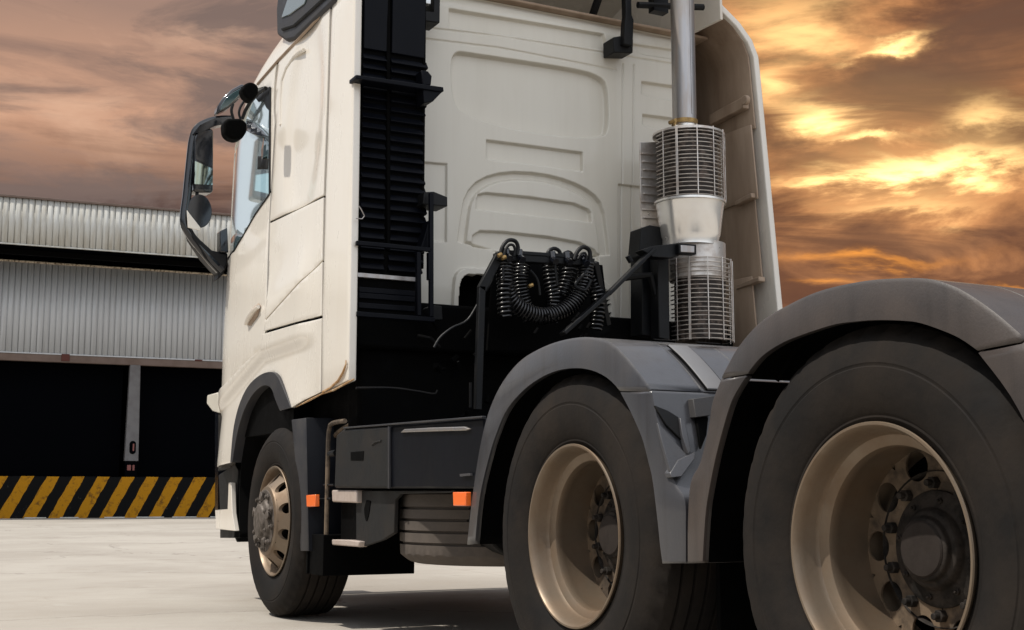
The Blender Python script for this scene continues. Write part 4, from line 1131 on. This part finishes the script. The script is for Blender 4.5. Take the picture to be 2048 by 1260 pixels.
def rng(n, l, v, a, b_, c=0., d=1.):
    r = n.new('ShaderNodeMapRange'); r.inputs['From Min'].default_value = a; r.inputs['From Max'].default_value = b_
    r.inputs['To Min'].default_value = c; r.inputs['To Max'].default_value = d; l.new(v, r.inputs['Value']); return r.outputs[0]
w1 = rng(n, l, nz2.outputs['Fac'], .52, .66)
yel = cmix(n, l, w1, (.42,.19,.008), (.15,.07,.012)); blk = cmix(n, l, rng(n, l, nz2.outputs['Fac'], .66, .72), (.004,.004,.004), (.12,.12,.09))
l.new(cmix(n, l, ls.outputs[0], blk, yel), b.inputs['Base Color'])
M['hazard'] = m
bm = bmesh.new()
t = tL; k = 0
z1_ = zt_
rows = [[], [], [], []]
while t <= tR+.01:
    j = .006*sin(t*3.1)
    rows[0].append(wpos(t, .0, .0)); rows[1].append(wpos(t, -.0, z1_-.03+j)); rows[2].append(wpos(t, .03, z1_+j)); rows[3].append(wpos(t, 3.0, z1_+j)); t += .4
grid(bm, rows)
bmesh.ops.recalc_face_normals(bm, faces=bm.faces)
dock = part('loading_dock', bm, [M['hazard']], None, smooth=30, label='long loading dock edge painted with slanting yellow and black hazard stripes', category='loading dock')
bm = bmesh.new(); 
for k in range(30):
    t = tL+20+k*1.35+random.uniform(-.3,.3)
    if t > tR: break
    a = wpos(t, -.03, .01); bar(bm, a, a+wdir*random.uniform(.4,1.0), .04, .05)
parts('dock_foot_rail', bm, M['corr2'], dock, bevel=.005)
# ------------------------------------------------------------------ GROUND
m = bpy.data.materials.new('worn_concrete'); n, l = nt(m); b = n['Principled BSDF']
gg = n.new('ShaderNodeNewGeometry')
def noise(sc, det, rough, vec, dist=0.):
    t = n.new('ShaderNodeTexNoise'); t.inputs['Scale'].default_value = sc; t.inputs['Detail'].default_value = det; t.inputs['Roughness'].default_value = rough
    t.inputs['Distortion'].default_value = dist; l.new(vec, t.inputs['Vector']); return t.outputs['Fac']
P_ = gg.outputs['Position']
n1 = noise(.35, 6, .6, P_, .6); n2 = noise(2.2, 8, .65, P_, .4); n3 = noise(38, 6, .7, P_); n4 = noise(150, 3, .6, P_)
c = cmix(n, l, rng(n, l, n1, .40, .60), (.375,.345,.30), (.31,.28,.24))
c = cmix(n, l, rng(n, l, n2, .52, .72, 0, .45), c, (.29,.25,.205))
c = cmix(n, l, rng(n, l, n2, .42, .3, 0, .3), c, (.45,.435,.39))
c = cmix(n, l, rng(n, l, n3, .58, .72, 0, .45), c, (.28,.25,.22))
c = cmix(n, l, rng(n, l, n4, .6, .8, 0, .4), c, (.62,.6,.56))
vo = n.new('ShaderNodeTexVoronoi'); vo.feature = 'DISTANCE_TO_EDGE'; vo.inputs['Scale'].default_value = .22
wp = n.new('ShaderNodeVectorMath'); wp.operation = 'ADD'
nv = n.new('ShaderNodeTexNoise'); nv.inputs['Scale'].default_value = 1.4; nv.inputs['Detail'].default_value = 6; l.new(P_, nv.inputs['Vector'])
l.new(P_, wp.inputs[0]); l.new(nv.outputs['Color'], wp.inputs[1]); l.new(wp.outputs[0], vo.inputs['Vector'])
cr_m = rng(n, l, vo.outputs['Distance'], .0, .004, .7, 0)
c = cmix(n, l, cr_m, c, (.12,.095,.08))
for dv_, of in ((wn, .37), (wdir, .2)):
    dj = n.new('ShaderNodeVectorMath'); dj.operation = 'DOT_PRODUCT'; dj.inputs[1].default_value = dv_/5.5; l.new(P_, dj.inputs[0])
    f1 = n.new('ShaderNodeMath'); f1.operation = 'ADD'; f1.inputs[1].default_value = of+20; l.new(dj.outputs['Value'], f1.inputs[0])
    f2 = n.new('ShaderNodeMath'); f2.operation = 'FRACT'; l.new(f1.outputs[0], f2.inputs[0])
    c = cmix(n, l, rng(n, l, f2.outputs[0], .0, .003, .6, 0), c, (.14,.12,.10))
n5 = noise(.9, 7, .7, P_, .8)
c = cmix(n, l, rng(n, l, n5, .56, .68, 0, .5), c, (.22,.19,.16))
l.new(c, b.inputs['Base Color']); b.inputs['Roughness'].default_value = .82
ah = n.new('ShaderNodeMath'); ah.operation = 'MULTIPLY_ADD'; ah.inputs[1].default_value = .5; l.new(n3, ah.inputs[0]); l.new(n2, ah.inputs[2])
ah2 = n.new('ShaderNodeMath'); ah2.operation = 'MULTIPLY_ADD'; ah2.inputs[1].default_value = -.8; l.new(cr_m, ah2.inputs[0]); l.new(ah.outputs[0], ah2.inputs[2])
bp = n.new('ShaderNodeBump'); bp.inputs['Strength'].default_value = .5; bp.inputs['Distance'].default_value = .012; l.new(ah2.outputs[0], bp.inputs['Height']); l.new(bp.outputs[0], b.inputs['Normal'])
bm = bmesh.new(); R_ = 1500
bm.faces.new([bm.verts.new(p) for p in ((-R_,-R_,0),(R_,-R_,0),(R_,R_,0),(-R_,R_,0))])
gnd = part('ground', bm, m, None, kind='structure', label='pale worn concrete yard with stains and fine cracks'); gnd.name = 'ground'
# ------------------------------------------------------------------ SKY
SUN_EL, SUN_AZ = radians(60), radians(-76)      # azimuth measured from forward (+Y) towards +X
w = bpy.data.worlds.new('World'); bpy.context.scene.world = w; w.use_nodes = True
n = w.node_tree.nodes; l = w.node_tree.links; n.clear()
out = n.new('ShaderNodeOutputWorld'); bg = n.new('ShaderNodeBackground'); l.new(bg.outputs[0], out.inputs[0])
tc = n.new('ShaderNodeTexCoord'); sx = n.new('ShaderNodeSeparateXYZ'); l.new(tc.outputs['Generated'], sx.inputs[0])
def mth(op, a, b_=None, c=None, clamp=False):
    m_ = n.new('ShaderNodeMath'); m_.operation = op; m_.use_clamp = clamp
    for i, v in enumerate((a, b_, c)):
        if v is None: continue
        if isinstance(v, (int, float)): m_.inputs[i].default_value = v
        else: l.new(v, m_.inputs[i])
    return m_.outputs[0]
az = mth('ARCTAN2', sx.outputs[0], sx.outputs[1]); el = mth('ARCSINE', sx.outputs[2])
def cxyz(a, b_, c=0.):
    q_ = n.new('ShaderNodeCombineXYZ')
    for i, v in enumerate((a, b_, c)):
        if isinstance(v, (int, float)): q_.inputs[i].default_value = v
        else: l.new(v, q_.inputs[i])
    return q_.outputs[0]
def wn_(vec, sc, det=7, rough=.55, dist=0.):
    t = n.new('ShaderNodeTexNoise'); t.inputs['Scale'].default_value = sc; t.inputs['Detail'].default_value = det; t.inputs['Roughness'].default_value = rough; t.inputs['Distortion'].default_value = dist
    l.new(vec, t.inputs['Vector']); return t.outputs['Fac']
vec1 = cxyz(mth('MULTIPLY', az, 1.0), mth('MULTIPLY', el, 2.6), 3.3)
vec2 = cxyz(mth('MULTIPLY_ADD', el, .5, mth('MULTIPLY', az, 1.0)), mth('MULTIPLY', el, 7.0), 1.1)
nA = wn_(vec1, 7.5, 9, .58, .35); nB = wn_(vec2, 5.0, 8, .6, .5); nC = wn_(vec1, 2.6, 5, .5, .2)
wxx = mth('MULTIPLY_ADD', mth('SUBTRACT', nB, .5), .16, az); wyy = mth('MULTIPLY_ADD', mth('SUBTRACT', nA, .5), .10, el)
def blob(u, v, wu, wv, amp=1.):
    a, e = azel(u, v); k = F
    da = mth('DIVIDE', mth('SUBTRACT', wxx, a), wu/k); de = mth('DIVIDE', mth('SUBTRACT', wyy, e), wv/k)
    s = mth('ADD', mth('MULTIPLY', da, da), mth('MULTIPLY', de, de))
    return mth('MULTIPLY', mth('EXPONENT', mth('MULTIPLY', s, -1)), amp)
def add(*v):
    r = v[0]
    for x in v[1:]: r = mth('ADD', r, x)
    return r
# base colours: left side mauve-brown bands, right side orange brown
aL, e0_ = azel(0, 392); _, eM = azel(0, 230); _, eT = azel(0, 0); aM = azel(560, 200)[0]; aR = azel(1500, 300)[0]
band = rng(n, l, add(el, mth('MULTIPLY', mth('SUBTRACT', nB, .5), .09)), e0_, eM)
band2 = rng(n, l, add(el, mth('MULTIPLY', mth('SUBTRACT', nC, .5), .12)), eM+.01, eT+.01)
left = cmix(n, l, band, (.105,.062,.052), (.66,.37,.24))
left = cmix(n, l, mth('MULTIPLY', band2, .75), left, (.29,.20,.17))
left = cmix(n, l, rng(n, l, nB, .47, .66, 0, .7), left, (.24,.16,.135))
left = cmix(n, l, mth('MULTIPLY', band, rng(n, l, nA, .50, .70, 0, .6)), left, (.80,.50,.34))
right = cmix(n, l, rng(n, l, nA, .38, .62), (.15,.062,.035), (.72,.31,.12))
lowr = rng(n, l, el, azel(1800,620)[1], azel(1800,430)[1], 1, 0)
right = cmix(n, l, mth('MULTIPLY', lowr, .6), right, (.27,.125,.07))
nD = wn_(cxyz(az, mth('MULTIPLY', el, 4.5), 7.7), 4.2, 9, .62, .6)
left = cmix(n, l, rng(n, l, nD, .46, .60, 0, .85), left, (.20,.145,.128))
base = cmix(n, l, rng(n, l, az, aM, aR), left, right)
base = cmix(n, l, mth('MULTIPLY', rng(n, l, nD, .50, .60, 0, .8), rng(n, l, az, aM, aR)), base, (.14,.062,.038))
glow = add(blob(1880,335,140,24,1.4), blob(1700,352,90,13,.8), blob(1600,240,62,28,1.15), blob(1545,165,45,34,.6), blob(1770,92,60,16,1.1), blob(1760,265,62,10,.9), blob(2020,245,75,28,.9), blob(1580,40,110,40,.35), blob(1840,400,110,14,.35))
glow = mth('MULTIPLY', glow, rng(n, l, nA, .34, .56, .25, 1.15))
lowg = add(blob(1700,515,150,12,.95), blob(1625,563,50,10,.9), blob(2020,560,80,8,.8))
lowg = mth('MULTIPLY', lowg, rng(n, l, nB, .35, .55, .3, 1.1))
shade = add(blob(1860,165,190,55,1.), blob(2000,60,150,60,.9), blob(1600,320,60,18,.5), blob(1900,460,200,30,.55), blob(1640,200,60,20,.2))
base = cmix(n, l, mth('MULTIPLY', mth('MINIMUM', shade, 1.), rng(n, l, nA, .3, .6, 1, .75)), base, (.165,.085,.055))
def scale_c(c, f):
    vm = n.new('ShaderNodeVectorMath'); vm.operation = 'SCALE'
    if isinstance(c, tuple): vm.inputs[0].default_value = c
    else: l.new(c, vm.inputs[0])
    if isinstance(f, float): vm.inputs['Scale'].default_value = f
    else: l.new(f, vm.inputs['Scale'])
    return vm.outputs[0]
def addc(a, b_):
    vm = n.new('ShaderNodeVectorMath'); vm.operation = 'ADD'; l.new(a, vm.inputs[0]); l.new(b_, vm.inputs[1]); return vm.outputs[0]
glow = add(glow, blob(1780,290,260,110,.09), blob(1580,50,150,100,.12))
sunset = addc(base, scale_c((1.75,1.1,.42), glow)); sunset = addc(sunset, scale_c((.85,.30,.02), lowg))
# rest of the sky: Nishita with bright broken cloud
sky = n.new('ShaderNodeTexSky'); sky.sky_type = 'NISHITA'; sky.sun_disc = False; sky.sun_elevation = SUN_EL; sky.sun_rotation = SUN_AZ
nsh = scale_c(sky.outputs[0], .10)
cl = wn_(tc.outputs['Generated'], 2.5, 7, .55, .3)
up_ = cmix(n, l, rng(n, l, cl, .35, .62, .45, .95), nsh, (.66,.67,.69))
def sm(v, a, b_, c=0., d=1.):
    r = n.new('ShaderNodeMapRange'); r.interpolation_type = 'SMOOTHSTEP'
    for k_, x_ in (('From Min', a), ('From Max', b_), ('To Min', c), ('To Max', d)): r.inputs[k_].default_value = x_
    l.new(v, r.inputs['Value']); return r.outputs[0]
behind = sm(sx.outputs[1], -.25, -.9, 0., 1.75)             # sky brightened behind the camera, added to fill the rear wall
zen = sm(sx.outputs[2], .25, .95, 0., 1.25)
pale = mth('MULTIPLY', sm(az, radians(-45), radians(-20), 0., .75), sm(az, radians(20), radians(0), 0., 1.))  # paler sky added ahead-left for the side window to reflect
up_ = scale_c(up_, add(.32 if False else mth('MULTIPLY', behind, sm(el, radians(-2), radians(12))), zen, mth('MULTIPLY', pale, sm(el, radians(50), radians(25))), mth('ADD', mth('MULTIPLY', zen, .25), .17)))
mk1 = rng(n, l, el, radians(24), radians(36)); mk2 = rng(n, l, az, radians(-2), radians(-12)); mk3 = rng(n, l, az, radians(62), radians(85))
msk = mth('MAXIMUM', mth('MAXIMUM', mk1, mk2), mk3)
fin = cmix(n, l, msk, sunset, up_)
l.new(fin, bg.inputs[0]); bg.inputs[1].default_value = 1.0
# ------------------------------------------------------------------ SUN
sd = bpy.data.lights.new('sun', 'SUN'); sd.energy = 4.1; sd.angle = radians(.6); sd.color = (1, .94, .85)
so = bpy.data.objects.new('sun', sd); C.objects.link(so); so.location = (-10, 5, 20)
dv = Vector((sin(SUN_AZ)*cos(SUN_EL), cos(SUN_AZ)*cos(SUN_EL), sin(SUN_EL)))
so.rotation_euler = dv.to_track_quat('Z', 'Y').to_euler()
# ------------------------------------------------------------------ CAMERA
cd = bpy.data.cameras.new('camera'); cam = bpy.data.objects.new('camera', cd); C.objects.link(cam)
cam.location = CO; cam.rotation_euler = (pi/2+PIT, 0, -YAW)
cd.sensor_width = 36; cd.lens = 36*F/2048; cd.clip_start = .05; cd.clip_end = 4000
sc = bpy.context.scene; sc.camera = cam
sc.view_settings.view_transform = 'Standard'; sc.view_settings.look = 'None'; sc.view_settings.exposure = 0; sc.view_settings.gamma = 1
